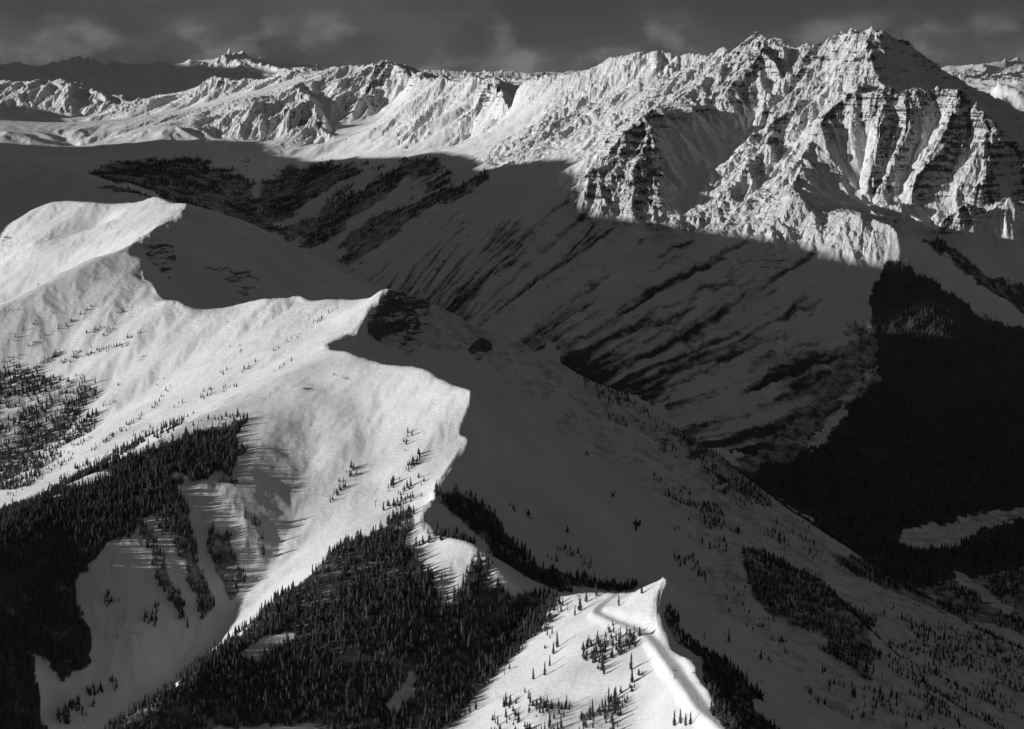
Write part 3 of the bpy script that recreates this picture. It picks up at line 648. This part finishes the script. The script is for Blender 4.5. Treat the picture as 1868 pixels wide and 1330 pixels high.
def mesh_from(name, verts, faces, mat, attrs=None, smooth=True, sm=None):
    me = bpy.data.meshes.new(name)
    nf = len(faces); k = faces.shape[1]
    me.vertices.add(len(verts)); me.vertices.foreach_set('co', verts.astype(np.float32).ravel())
    me.loops.add(nf * k); me.loops.foreach_set('vertex_index', faces.astype(np.int32).ravel())
    me.polygons.add(nf); me.polygons.foreach_set('loop_start', (np.arange(nf) * k).astype(np.int32))
    me.polygons.foreach_set('loop_total', np.full(nf, k, np.int32))
    if smooth: me.polygons.foreach_set('use_smooth', np.ones(nf, bool) if sm is None else sm)
    for an, av in (attrs or {}).items():
        at = me.attributes.new(an, 'FLOAT', 'POINT'); at.data.foreach_set('value', av.astype(np.float32).ravel())
    me.update(calc_edges=True)
    if mat: me.materials.append(mat)
    return me
TERR = []
for k, nm in enumerate(['snowy_ridge', 'mountain_massif', 'back_mountains', 'distant_mountains']):
    q = quads[reg == k]
    used = np.unique(q)
    remap = np.full(nR * nC, -1); remap[used] = np.arange(len(used))
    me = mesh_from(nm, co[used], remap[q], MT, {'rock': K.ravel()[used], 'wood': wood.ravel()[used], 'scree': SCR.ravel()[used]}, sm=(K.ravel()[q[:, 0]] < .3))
    o = bpy.data.objects.new(nm, me); COL.objects.link(o); o['kind'] = 'structure'
    TERR.append(o)
# plain beyond and below everything, out to the horizon
gm = mesh_from('ground', np.array([(-150000, -20000, -1500), (150000, -20000, -1500), (150000, 62000, -1500), (-150000, 62000, -1500)], float), np.array([[0, 1, 2, 3]]), MT, {'rock': np.zeros(4), 'wood': np.full(4, .6), 'scree': np.zeros(4)})
go = bpy.data.objects.new('ground', gm); COL.objects.link(go); go['kind'] = 'structure'
print('tris', len(quads.reshape(-1, 4)) * 2)

# ------------------------------------------------------------------ trees
def simple_mat(name, v, rough=.9, noise=0, sc=.5):
    m = bpy.data.materials.new(name); m.use_nodes = True
    t = m.node_tree; b = t.nodes['Principled BSDF']
    b.inputs['Roughness'].default_value = rough; b.inputs['Specular IOR Level'].default_value = .1
    b.inputs['Base Color'].default_value = gray(v)
    if noise:
        n_ = t.nodes.new('ShaderNodeTexNoise'); n_.inputs['Scale'].default_value = sc; n_.inputs['Detail'].default_value = 4
        tt = t.nodes.new('ShaderNodeTexCoord'); t.links.new(tt.outputs['Object'], n_.inputs['Vector'])
        r_ = t.nodes.new('ShaderNodeValToRGB'); r_.color_ramp.elements[0].position = .35; r_.color_ramp.elements[1].position = .7
        r_.color_ramp.elements[0].color = gray(v * (1 - noise)); r_.color_ramp.elements[1].color = gray(v * (1 + noise))
        t.links.new(n_.outputs[0], r_.inputs[0]); t.links.new(r_.outputs[0], b.inputs['Base Color'])
    return m
M_NEEDLE = simple_mat('dark_needles', .05, noise=.5, sc=.8)
_t = M_NEEDLE.node_tree
_oi = _t.nodes.new('ShaderNodeObjectInfo'); _mr = _t.nodes.new('ShaderNodeMapRange')
_mr.inputs['To Min'].default_value = .4; _mr.inputs['To Max'].default_value = 1.9
_t.links.new(_oi.outputs['Random'], _mr.inputs['Value'])
_sc = _t.nodes.new('ShaderNodeVectorMath'); _sc.operation = 'SCALE'
_src = _t.nodes['Principled BSDF'].inputs['Base Color'].links[0].from_socket
_t.links.new(_src, _sc.inputs[0]); _t.links.new(_mr.outputs[0], _sc.inputs['Scale'])
_t.links.new(_sc.outputs[0], _t.nodes['Principled BSDF'].inputs['Base Color'])
M_BARK = simple_mat('bark', .07, noise=.3, sc=2)
rnd = random.Random(5)
def crown_geo(h, r, tiers, npt, seed, base=.08):
    q = random.Random(seed); V = []; Fc = []
    for i in range(tiers):
        f = i / tiers
        z0 = h * (base + (1 - base) * f); zt = h * min(1.0, base + (1 - base) * (f + 1.9 / tiers))
        rr = r * (1 - f) ** .8 * q.uniform(.78, 1.15) + .12
        c = len(V); V.append((q.uniform(-.05, .05) * r, q.uniform(-.05, .05) * r, zt if i < tiers - 1 else h))
        a0 = q.random() * 6.28
        ring = []
        for k in range(npt * 2):
            a = a0 + math.pi * k / npt
            s_ = (q.uniform(.8, 1.25) if k % 2 == 0 else q.uniform(.42, .66)) * rr
            dz = -q.uniform(0, .05) * h * (1 if k % 2 == 0 else 0)
            ring.append(len(V)); V.append((math.cos(a) * s_, math.sin(a) * s_, z0 + dz))
        c2 = len(V); V.append((0, 0, z0 + .02 * h))
        for k in range(npt * 2):
            n_ = ring[(k + 1) % (npt * 2)]
            Fc.append((ring[k], n_, c)); Fc.append((n_, ring[k], c2))
    return V, Fc
def trunk_geo(h, r, top=.9, lean=0):
    V = []; Fc = []
    for i, (z_, s_) in enumerate(((-1.5, 1.15), (0, 1), (h * top * .5, .6), (h * top, .12))):
        for k in range(6):
            a = k * math.pi / 3
            V.append((math.cos(a) * r * s_ + lean * max(z_, 0), math.sin(a) * r * s_, z_))
    for i in range(3):
        for k in range(6):
            Fc.append((i * 6 + k, i * 6 + (k + 1) % 6, i * 6 + 6 + (k + 1) % 6, i * 6 + 6 + k))
    Fc.append(tuple(range(18, 24)))
    return V, Fc
def pymesh(name, V, Fc, mats, mi=None):
    me = bpy.data.meshes.new(name); me.from_pydata(V, [], Fc)
    for m in mats: me.materials.append(m)
    if mi: me.polygons.foreach_set('material_index', mi)
    me.update(); return me
KINDS = []          # (height, crown mesh, trunk mesh, joined mesh)
for i, (h, r, ti, npt) in enumerate([(15, 2.5, 9, 6), (17, 2.1, 10, 5), (12, 2.3, 8, 6), (14, 1.7, 9, 5), (10, 2.2, 7, 6)]):
    cv, cf = crown_geo(h, r, ti, npt, 100 + i); tv, tf = trunk_geo(h, .28 + .01 * h)
    cm = pymesh('crown', cv, cf, [M_NEEDLE]); tm = pymesh('trunk', tv, tf, [M_BARK])
    jv = cv + tv; jf = cf + [tuple(x + len(cv) for x in f) for f in tf]
    jm = pymesh('conifer', jv, jf, [M_NEEDLE, M_BARK], [0] * len(cf) + [1] * len(tf))
    KINDS.append((h, cm, tm, jm))
SRC = bpy.data.collections.new('conifer_kinds')
for h, cm, tm, jm in KINDS:
    SRC.objects.link(bpy.data.objects.new('conifer', jm))

# where the trees stand
def bilz(X, Y):
    u = X / Y
    ci = np.clip(np.searchsorted(ucol, u) - 1, 0, nC - 2); ri = np.clip(np.searchsorted(yrow, Y) - 1, 0, nR - 2)
    fu = (u - ucol[ci]) / (ucol[ci + 1] - ucol[ci]); fy = (Y - yrow[ri]) / (yrow[ri + 1] - yrow[ri])
    return (Z[ri, ci] * (1 - fu) + Z[ri, ci + 1] * fu) * (1 - fy) + (Z[ri + 1, ci] * (1 - fu) + Z[ri + 1, ci + 1] * fu) * fy
VMIN = np.minimum.accumulate(PY, axis=0)
du = np.gradient(ucol)[None, :] * YG; dy = np.gradient(yrow)[:, None]
area = du * dy
clump = fbm(Xf, Yf, 45., 3, 401) + .7 * fbm(Xf, Yf, 170., 2, 405)
TREES = []          # area name, x, y, z, height factor, kind, rotation
rg = np.random.default_rng(11)
for nm, d in dens.items():
    lam = d * area / 100.0 * np.where(d < 1.0, 2.4 * sstep(-.1, .45, clump), .3 + 1.0 * sstep(-.8, .1, clump))
    n_ = rg.poisson(np.clip(lam, 0, 30))
    ii, jj = np.nonzero(n_)
    k = np.repeat(np.arange(len(ii)), n_[ii, jj]); ii = ii[k]; jj = jj[k]
    y = YG[ii, jj] + (rg.random(len(ii)) - .5) * dy[ii, 0]
    x = XG[ii, jj] + (rg.random(len(ii)) - .5) * du[ii, jj]
    z = bilz(x, y)
    ok = (abs(x / y) < .24)
    print(nm, ok.sum())
    TREES.append((nm, x[ok], y[ok], z[ok]))
def rowtrees(nm, segs):
    X_ = []; Y_ = []; Z_ = []
    for x0, y0, x1, y1, n_, spread in segs:
        for i in range(n_):
            t_ = rg.random(); px = x0 + (x1 - x0) * t_ + rg.normal() * spread; py = y0 + (y1 - y0) * t_ + rg.normal() * spread * .6
            a = surf(px, py); X_.append(a[0] + rg.normal() * 2); Y_.append(a[1] + rg.normal() * 3)
    X_ = np.array(X_); Y_ = np.array(Y_)
    TREES.append((nm, X_, Y_, bilz(X_, Y_)))
rowtrees('slope_rows', [(49,638,81,619,14,2),(98,608,135,586,14,2),(143,578,166,563,8,2),(214,576,244,561,8,2),(4,664,40,654,12,2),(158,612,188,593,12,2),
 (184,619,214,597,10,2),(225,623,259,608,12,2),(206,631,244,631,6,3),(109,664,225,631,60,3),(38,687,113,646,60,3),(56,597,94,570,10,2),(20,620,50,600,5,3),
 (169,512,183,508,3,1),(68,530,72,518,3,2),(304,717,312,702,4,2),(275,748,300,724,12,2),(360,732,432,702,22,4),(375,715,400,700,8,3),(162,826,263,758,70,3),
 (240,804,278,781,12,3),(263,830,320,796,22,4),(353,830,436,760,50,6),(500,680,534,657,8,1.5),(436,684,470,661,8,2),(500,642,616,563,34,2),(395,690,425,670,6,3),
 (250,660,262,655,4,3),(180,745,215,733,10,4),(215,705,220,700,3,3),(60,880,130,835,60,4),(330,775,345,770,3,3),(360,775,365,772,2,2),(375,770,380,765,3,2),(10,905,60,885,18,4),
 (100,838,160,800,24,4),(300,745,330,740,5,5),(270,705,300,680,4,8),(400,650,440,630,5,8),(20,570,60,540,5,10),(130,650,170,640,8,4),(70,720,150,690,25,6)])
rowtrees('bowl_groups', [(606,915,648,858,26,5),(704,900,722,880,10,3),(725,905,752,884,12,4),(740,862,768,834,22,4),(728,838,752,790,7,4),(762,876,764,874,2,1),(770,888,774,880,2,2),
 (690,935,770,905,14,5),(466,948,472,975,8,3),(474,985,482,1020,8,2),(455,960,470,968,6,3),(700,935,760,915,10,4)])
rowtrees('lower_ridge', [(1010,1105,930,1200,26,7),(930,1200,800,1335,40,9),(1090,1215,1110,1235,8,3),(1005,1140,1003,1180,6,2),(1128,1160,1165,1165,8,4)])
rowtrees('shade_rows', [(1001,1015,1014,1030,6,4),(1020,1000,1062,1020,18,7),(1066,1040,1074,1028,6,3),(1158,955,1166,965,8,4),(932,925,942,940,6,3),(960,945,970,953,4,2),(1035,972,1036,968,1,1),
 (1050,665,1200,770,30,10),(870,630,900,650,8,6),(1060,830,1075,835,4,3),(1120,905,1130,915,3,5),(1180,870,1260,905,20,6),(1080,690,1330,855,80,6),(1230,970,1340,1010,22,10),(1500,1225,1506,1230,3,3),(1515,1245,1523,1265,9,4),
 (1470,1260,1500,1290,16,7),(1556,1275,1562,1265,3,2),(1410,1170,1436,1175,6,3),(1436,1195,1444,1188,3,2),(1385,1205,1392,1195,2,1),(1550,1310,1620,1280,26,10),(1620,1275,1630,1270,3,2),(1700,1290,1860,1250,60,18),(1330,1050,1420,1200,40,18),(1250,1180,1330,1160,10,10),(1640,1100,1720,1210,26,22)])
# individually placed trees: (column, row of the foot, height factor, label)
LONE = [
 (448,953,1.6,'tall dark fir casting a long shadow across the grey floor of the snow bowl'),
 (481,1020,1.5,'very thin fir at the shaded lower edge of the snow bowl floor'),
 (973,1242,1.3,'left one of two squat firs on the sunlit slope above the bottom grove'),
 (993,1236,1.3,'right one of two squat firs on the sunlit slope above the bottom grove'),
 (1151,1224,1.5,'pointed fir at the top of the dark grove, lit snow behind it'),
 (1152,1250,1.5,'fir just below the pointed one on the right edge of the dark grove'),
 (1070,1099,1.2,'rounded fir beside the groomed road at the ridge saddle, left of a pair'),
 (1087,1090,1.3,'taller fir right of the rounded one, at the upper edge of the groomed road'),
 (1057,1117,1.6,'big dark fir just below the groomed road where it bends'),
 (1048,1124,1.0,'small fir touching the left side of the big dark fir at the road bend'),
 (1171,1084,1.1,'fir on the sunlit shoulder left of the white peak of the lower ridge'),
 (1128,1106,1.1,'fir casting its shadow across the bumpy snow right of the road bend'),
 (1014,1108,1.0,'bushy fir with a trailing shadow at the left end of the ridge saddle'),
 (1003,1131,1.3,'fir at the upper rim of the thin grove below the ridge saddle'),
 (1003,1217,1.1,'lowest fir of the vertical row on the sunlit slope'),
 (1010,1196,1.3,'second lowest fir of the vertical row on the sunlit slope'),
 (1016,1184,1.5,'tallest fir in the vertical row on the sunlit slope'),
 (922,1281,.8,'small stunted fir alone on the snow left of the bottom grove'),
 (868,1296,1.1,'right one of two firs at the left margin of the bottom snow slope'),
 (857,1300,1.0,'left one of two firs at the left margin of the bottom snow slope'),
 (1231,1326,1.3,'leftmost of the firs at the bottom edge beside the groomed road'),
 (1242,1324,1.2,'second from the left of the firs at the bottom edge beside the groomed road'),
 (1251,1328,1.3,'third from the left of the firs at the bottom edge beside the groomed road'),
 (1260,1328,1.1,'rightmost of the firs at the bottom edge beside the groomed road'),
 (1035,978,1.0,'single fir alone in the middle of the smooth shaded bowl'),
 (1160,968,2.0,'tallest dark fir of the small clump in the shaded bowl'),
 (1329,1173,1.5,'slim fir alone on the shaded flank right of the lower white peak'),
 (1389,1206,1.4,'slim fir on the shaded flank below and right of the first lone one'),
 (1622,1182,1.4,'lone slim fir on the broad shaded clearing near the right edge'),
 (1559,1277,1.4,'lone slim fir on the shaded snow near the bottom right'),
 (1625,1276,1.3,'fir with a thin top at the lower edge of the shaded ridge, bottom right'),
 (1501,1230,1.2,'low bushy fir on the shaded snow left of the lower dark ridge'),
]
FIR_N = 0
def make_tree(k, x, y, z, f, rz, label, group=None):
    h, cm, tm, jm = KINDS[k]
    e = bpy.data.objects.new('fir_tree', None); COL.objects.link(e)
    e.location = (x, y, z); e.rotation_euler = (rnd.uniform(-.03, .03), rnd.uniform(-.03, .03), rz); e.scale = (f * rnd.uniform(.9, 1.15),) * 2 + (f,)
    e['label'] = label; e['category'] = 'tree'
    if group: e['group'] = group
    for nm, me in (('trunk', tm), ('crown', cm)):
        c = bpy.data.objects.new(nm, me); COL.objects.link(c); c.parent = e
    return e
for px, py, f, lab in LONE:
    x, y, z = surf(px, py); z = float(bilz(np.array([x]), np.array([y]))[0])
    make_tree(rnd.choice([0, 1, 3]), x, y, z, f * .95, rnd.random() * 6, lab)
LAB = {
 'near_spur': ('dark fir in the dense forest on the near spur below the snow bowl', 'firs of the dense forest on the near spur'),
 'shaded_flank': ('dark fir in the shaded forest on the left flank of the snow bowl', 'firs of the shaded left forest'),
 'upper_left': ('fir in the grove high on the sunlit slope at the left edge', 'firs of the groves on the left slope'),
 'shoulder': ('scattered fir on the sunlit shoulder above the shaded left forest', 'firs scattered along the sunlit shoulder'),
 'lower_ridge': ('fir in the thin groves on the sunlit slope below the groomed road', 'firs of the groves below the groomed road'),
 'dark_flank': ('fir on the shaded right-hand flank of the ridges', 'firs on the shaded flank'),
 'behind_ridge': ('dark fir in the strip of forest just behind the lower ridge', 'firs behind the lower ridge'),
 'slope_rows': ('small fir in the windblown tree rows on the big sunlit slope', 'firs in rows on the sunlit slope'),
 'bowl_groups': ('fir in the small sunlit clumps inside the snow bowl', 'firs in clumps in the bowl'),
 'shade_rows': ('scattered small fir on the smooth shaded snow of the right-hand bowls', 'firs scattered on the shaded snow'),
 'valley': ('conifer of the black forest in the deep valley at right', 'valley conifers'),
 'valley_head': ('conifer of the dark woods at the head of the valley', 'valley head conifers'),
 'streaks': ('conifer of the thin forest streaks on the shaded valley wall', 'conifers of the streaks'),
 'wall': ('conifer of the dark forest strips on the far valley wall', 'valley wall conifers'),
}
allt = []
for nm, x, y, z in TREES:
    px, py = to_px(x, y, z)
    hf = .88 * rg.uniform(.45, 1.2, len(x)) * np.where(rg.random(len(x)) < .12, 1.25, 1.0) * np.where(nm in ('slope_rows',), .62, 1.0)
    if nm == 'near_spur': hf *= 1.05
    if nm == 'dark_flank': hf = hf * .8
    if nm == 'streaks': hf = hf * .7
    if nm == 'shade_rows': hf = hf * .8
    ci = np.clip(np.searchsorted(ucol, x / y), 0, nC - 1); ri = np.clip(np.searchsorted(yrow, y) - 2, 0, nR - 1)
    visb = (py <= VMIN[ri, ci] + 6) & (px > 5) & (px < 1863) & (py < 1325)
    for i in range(len(x)):
        allt.append((nm, x[i], y[i], z[i], hf[i], visb[i]))
size = np.array([t[4] / t[2] * (1.0 if t[5] else 0) for t in allt])
top = set(np.argsort(-size)[:300 - len(LONE)].tolist())
rest = {}
for i, t_ in enumerate(allt):
    nm, x, y, z, f, v_ = t_
    if i in top:
        lab, grp = LAB[nm]
        if nm == 'near_spur':
            tx, ty = to_px(x, y, z)
            edge_y = np.interp(tx, [210, 330, 400, 450, 510, 560, 610, 660, 700, 740], [1335, 1240, 1190, 1152, 1100, 1055, 1008, 970, 945, 930])
            if tx < 760 and ty < edge_y + 26: lab, grp = 'fir on the upper edge of the near spur forest, standing against the bright bowl', 'firs along the upper edge of the near spur forest'
            elif tx > 745 and ty < 1120: lab, grp = 'fir beside the bright clearing at the top of the near spur forest', 'firs round the bright clearing'
            elif tx > 800: lab, grp = 'fir at the right side of the near spur forest, by the lower snow slope', 'firs at the right side of the near spur forest'
            elif tx < 500: lab, grp = 'fir in the lower left end of the near spur forest', 'firs in the lower left end of the near spur forest'
            elif ty > 1230: lab, grp = 'fir in the dark bottom part of the near spur forest, at the frame edge', 'firs in the bottom part of the near spur forest'
            else: lab, grp = 'fir deep inside the middle of the near spur forest', 'firs in the middle of the near spur forest'
        make_tree(rnd.randrange(5), x, y, z, f, rnd.random() * 6, lab, grp)
    else:
        rest.setdefault(nm, []).append((x, y, z, f, rnd.random() * 6.28, rnd.randrange(5)))
def gn_group():
    g = bpy.data.node_groups.new('scatter', 'GeometryNodeTree')
    g.interface.new_socket('Geometry', in_out='INPUT', socket_type='NodeSocketGeometry')
    g.interface.new_socket('Geometry', in_out='OUTPUT', socket_type='NodeSocketGeometry')
    n = g.nodes; l = g.links
    gi = n.new('NodeGroupInput'); go_ = n.new('NodeGroupOutput')
    ip = n.new('GeometryNodeInstanceOnPoints'); ci = n.new('GeometryNodeCollectionInfo')
    ci.inputs['Collection'].default_value = SRC; ci.inputs['Separate Children'].default_value = True; ci.inputs['Reset Children'].default_value = True
    def na(nm, ty, sock):
        a = n.new('GeometryNodeInputNamedAttribute'); a.data_type = ty; a.inputs['Name'].default_value = nm; return a.outputs['Attribute']
    l.new(gi.outputs[0], ip.inputs['Points']); l.new(ci.outputs[0], ip.inputs['Instance'])
    ip.inputs['Pick Instance'].default_value = True
    l.new(na('kind', 'INT', 0), ip.inputs['Instance Index'])
    l.new(na('rot', 'FLOAT_VECTOR', 0), ip.inputs['Rotation'])
    l.new(na('size', 'FLOAT_VECTOR', 0), ip.inputs['Scale'])
    l.new(ip.outputs[0], go_.inputs[0])
    return g
GN = gn_group()
for nm, a in rest.items():
    a = np.array(a)
    me = bpy.data.meshes.new('forest'); me.vertices.add(len(a)); me.vertices.foreach_set('co', a[:, :3].astype(np.float32).ravel())
    rot = np.c_[rg.normal(0, .03, len(a)), rg.normal(0, .03, len(a)), a[:, 4]]
    at = me.attributes.new('rot', 'FLOAT_VECTOR', 'POINT'); at.data.foreach_set('vector', rot.astype(np.float32).ravel())
    wv = a[:, 3] * rg.uniform(.75, 1.5, len(a))
    at = me.attributes.new('size', 'FLOAT_VECTOR', 'POINT'); at.data.foreach_set('vector', np.c_[wv, wv, a[:, 3]].astype(np.float32).ravel())
    at = me.attributes.new('kind', 'INT', 'POINT'); at.data.foreach_set('value', a[:, 5].astype(np.int32))
    o = bpy.data.objects.new('forest', me); COL.objects.link(o)
    md = o.modifiers.new('trees', 'NODES'); md.node_group = GN
    o['kind'] = 'stuff'; o['label'] = {
     'near_spur': 'dense dark forest covering the near spur below the snow bowl',
     'shaded_flank': 'shaded dark forest on the left flank of the snow bowl',
     'upper_left': 'dense groves of firs high on the left edge of the sunlit slope',
     'shoulder': 'thin scatter of firs along the sunlit shoulder at left',
     'lower_ridge': 'thin groves on the sunlit slope below the groomed road',
     'dark_flank': 'patches of dark forest on the shaded right-hand flanks',
     'behind_ridge': 'strip of black forest just behind the lower ridge',
     'slope_rows': 'windblown rows of small trees on the big sunlit slope',
     'bowl_groups': 'small clumps of trees inside the sunlit bowl',
     'shade_rows': 'scattered trees on the smooth shaded bowls',
     'valley': 'black forest filling the deep valley at right',
     'valley_head': 'dark woods at the head of the far valley',
     'streaks': 'thin diagonal streaks of trees running down the shaded valley wall below the massif',
     'wall': 'dark forest strips on the far valley wall'}[nm]
    o['category'] = 'forest'

# ------------------------------------------------------------------ ski-lift towers
M_STEEL = simple_mat('galvanised_steel', .10, .5)
M_CONC = simple_mat('concrete', .3, .9)
def tower(px, py, h, arm, rz, label):
    x, y, z = surf(px, py); z = float(bilz(np.array([x]), np.array([y]))[0])
    e = bpy.data.objects.new('lift_tower', None); COL.objects.link(e); e.location = (x, y, z); e.rotation_euler = (0, 0, rz)
    e['label'] = label; e['category'] = 'lift tower'; e['group'] = 'ski-lift towers'
    def part(nm, fn, mat, par):
        bm = bmesh.new(); fn(bm); me = bpy.data.meshes.new(nm); bm.to_mesh(me); bm.free(); me.materials.append(mat)
        o = bpy.data.objects.new(nm, me); COL.objects.link(o); o.parent = par; return o
    from mathutils import Matrix
    def cone(bm, r1, r2, d, c):
        bmesh.ops.create_cone(bm, cap_ends=True, segments=10, radius1=r1, radius2=r2, depth=d, matrix=Matrix.Translation(c))
    def box(bm, sx, sy, sz, c):
        bmesh.ops.create_cube(bm, size=1, matrix=Matrix.Translation(c) @ Matrix.Diagonal((sx, sy, sz, 1)))
    part('footing', lambda b: cone(b, 1.1, .9, 2.4, (0, 0, -.6)), M_CONC, e)
    part('pole', lambda b: cone(b, .55, .36, h, (0, 0, h / 2 + .5)), M_STEEL, e)
    part('crossarm', lambda b: (box(b, arm * 2, .5, .55, (0, 0, h + .3)), box(b, arm * 1.2, .25, .25, (0, 0, h + 1.3)), box(b, .25, .25, 1.2, (-arm * .5, 0, h + .9)), box(b, .25, .25, 1.2, (arm * .5, 0, h + .9))), M_STEEL, e)
    for s_ in (-1, 1):
        def sheaves(b, s_=s_):
            box(b, .2, 3.6, .25, (s_ * arm, 0, h + .1))
            for k in range(4):
                bmesh.ops.create_cone(b, cap_ends=True, segments=10, radius1=.4, radius2=.4, depth=.25, matrix=Matrix.Translation((s_ * arm, -1.35 + .9 * k, h - .25)) @ Matrix.Rotation(math.pi / 2, 4, 'Y'))
        part('sheave_train', sheaves, M_STEEL, e)
        part('ladder' if s_ < 0 else 'work_platform', (lambda b: [box(b, .5, .06, .06, (0, -.6, 1.5 + k)) for k in range(int(h) - 1)]) if s_ < 0 else (lambda b: box(b, .8, 3.2, .08, (arm * .8, 0, h + .75))), M_STEEL, e)
tower(921, 1232, 12, 3.0, .15, 'T-shaped lift tower at the left margin of the bottom snow slope')
tower(1230, 1240, 10, 2.8, .1, 'small T-shaped lift tower on the snow left of the descending groomed road')
tower(1036, 1116, 8, 2.6, .1, 'lift tower on the snow left of the big fir at the road bend')
tower(1056, 1099, 7, 2.4, .1, 'uppermost lift tower, beside the rounded fir at the ridge saddle')
tower(686, 927, 9, 2.6, .1, 'thin lone lift tower standing on the bright snow inside the bowl')

# ------------------------------------------------------------------ thin air between here and the far peaks
hv = np.array([(x, y, z) for z in (-1501.0, 700.0) for y in (-400.0, 33000.0) for x in (-9500.0, 9500.0)])
hm = bpy.data.meshes.new('haze'); hm.from_pydata(hv.tolist(), [], [(0, 2, 3, 1), (4, 5, 7, 6), (0, 1, 5, 4), (2, 6, 7, 3), (0, 4, 6, 2), (1, 3, 7, 5)])
HZ = bpy.data.materials.new('haze'); HZ.use_nodes = True
t_ = HZ.node_tree; t_.nodes.clear()
o_ = t_.nodes.new('ShaderNodeOutputMaterial'); v_ = t_.nodes.new('ShaderNodeVolumePrincipled')
v_.inputs['Color'].default_value = (.95, .95, .95, 1); v_.inputs['Density'].default_value = 1.5e-6; v_.inputs['Anisotropy'].default_value = 0.2
t_.links.new(v_.outputs[0], o_.inputs['Volume'])
hm.materials.append(HZ)
ho = bpy.data.objects.new('haze', hm); COL.objects.link(ho); ho['kind'] = 'stuff'
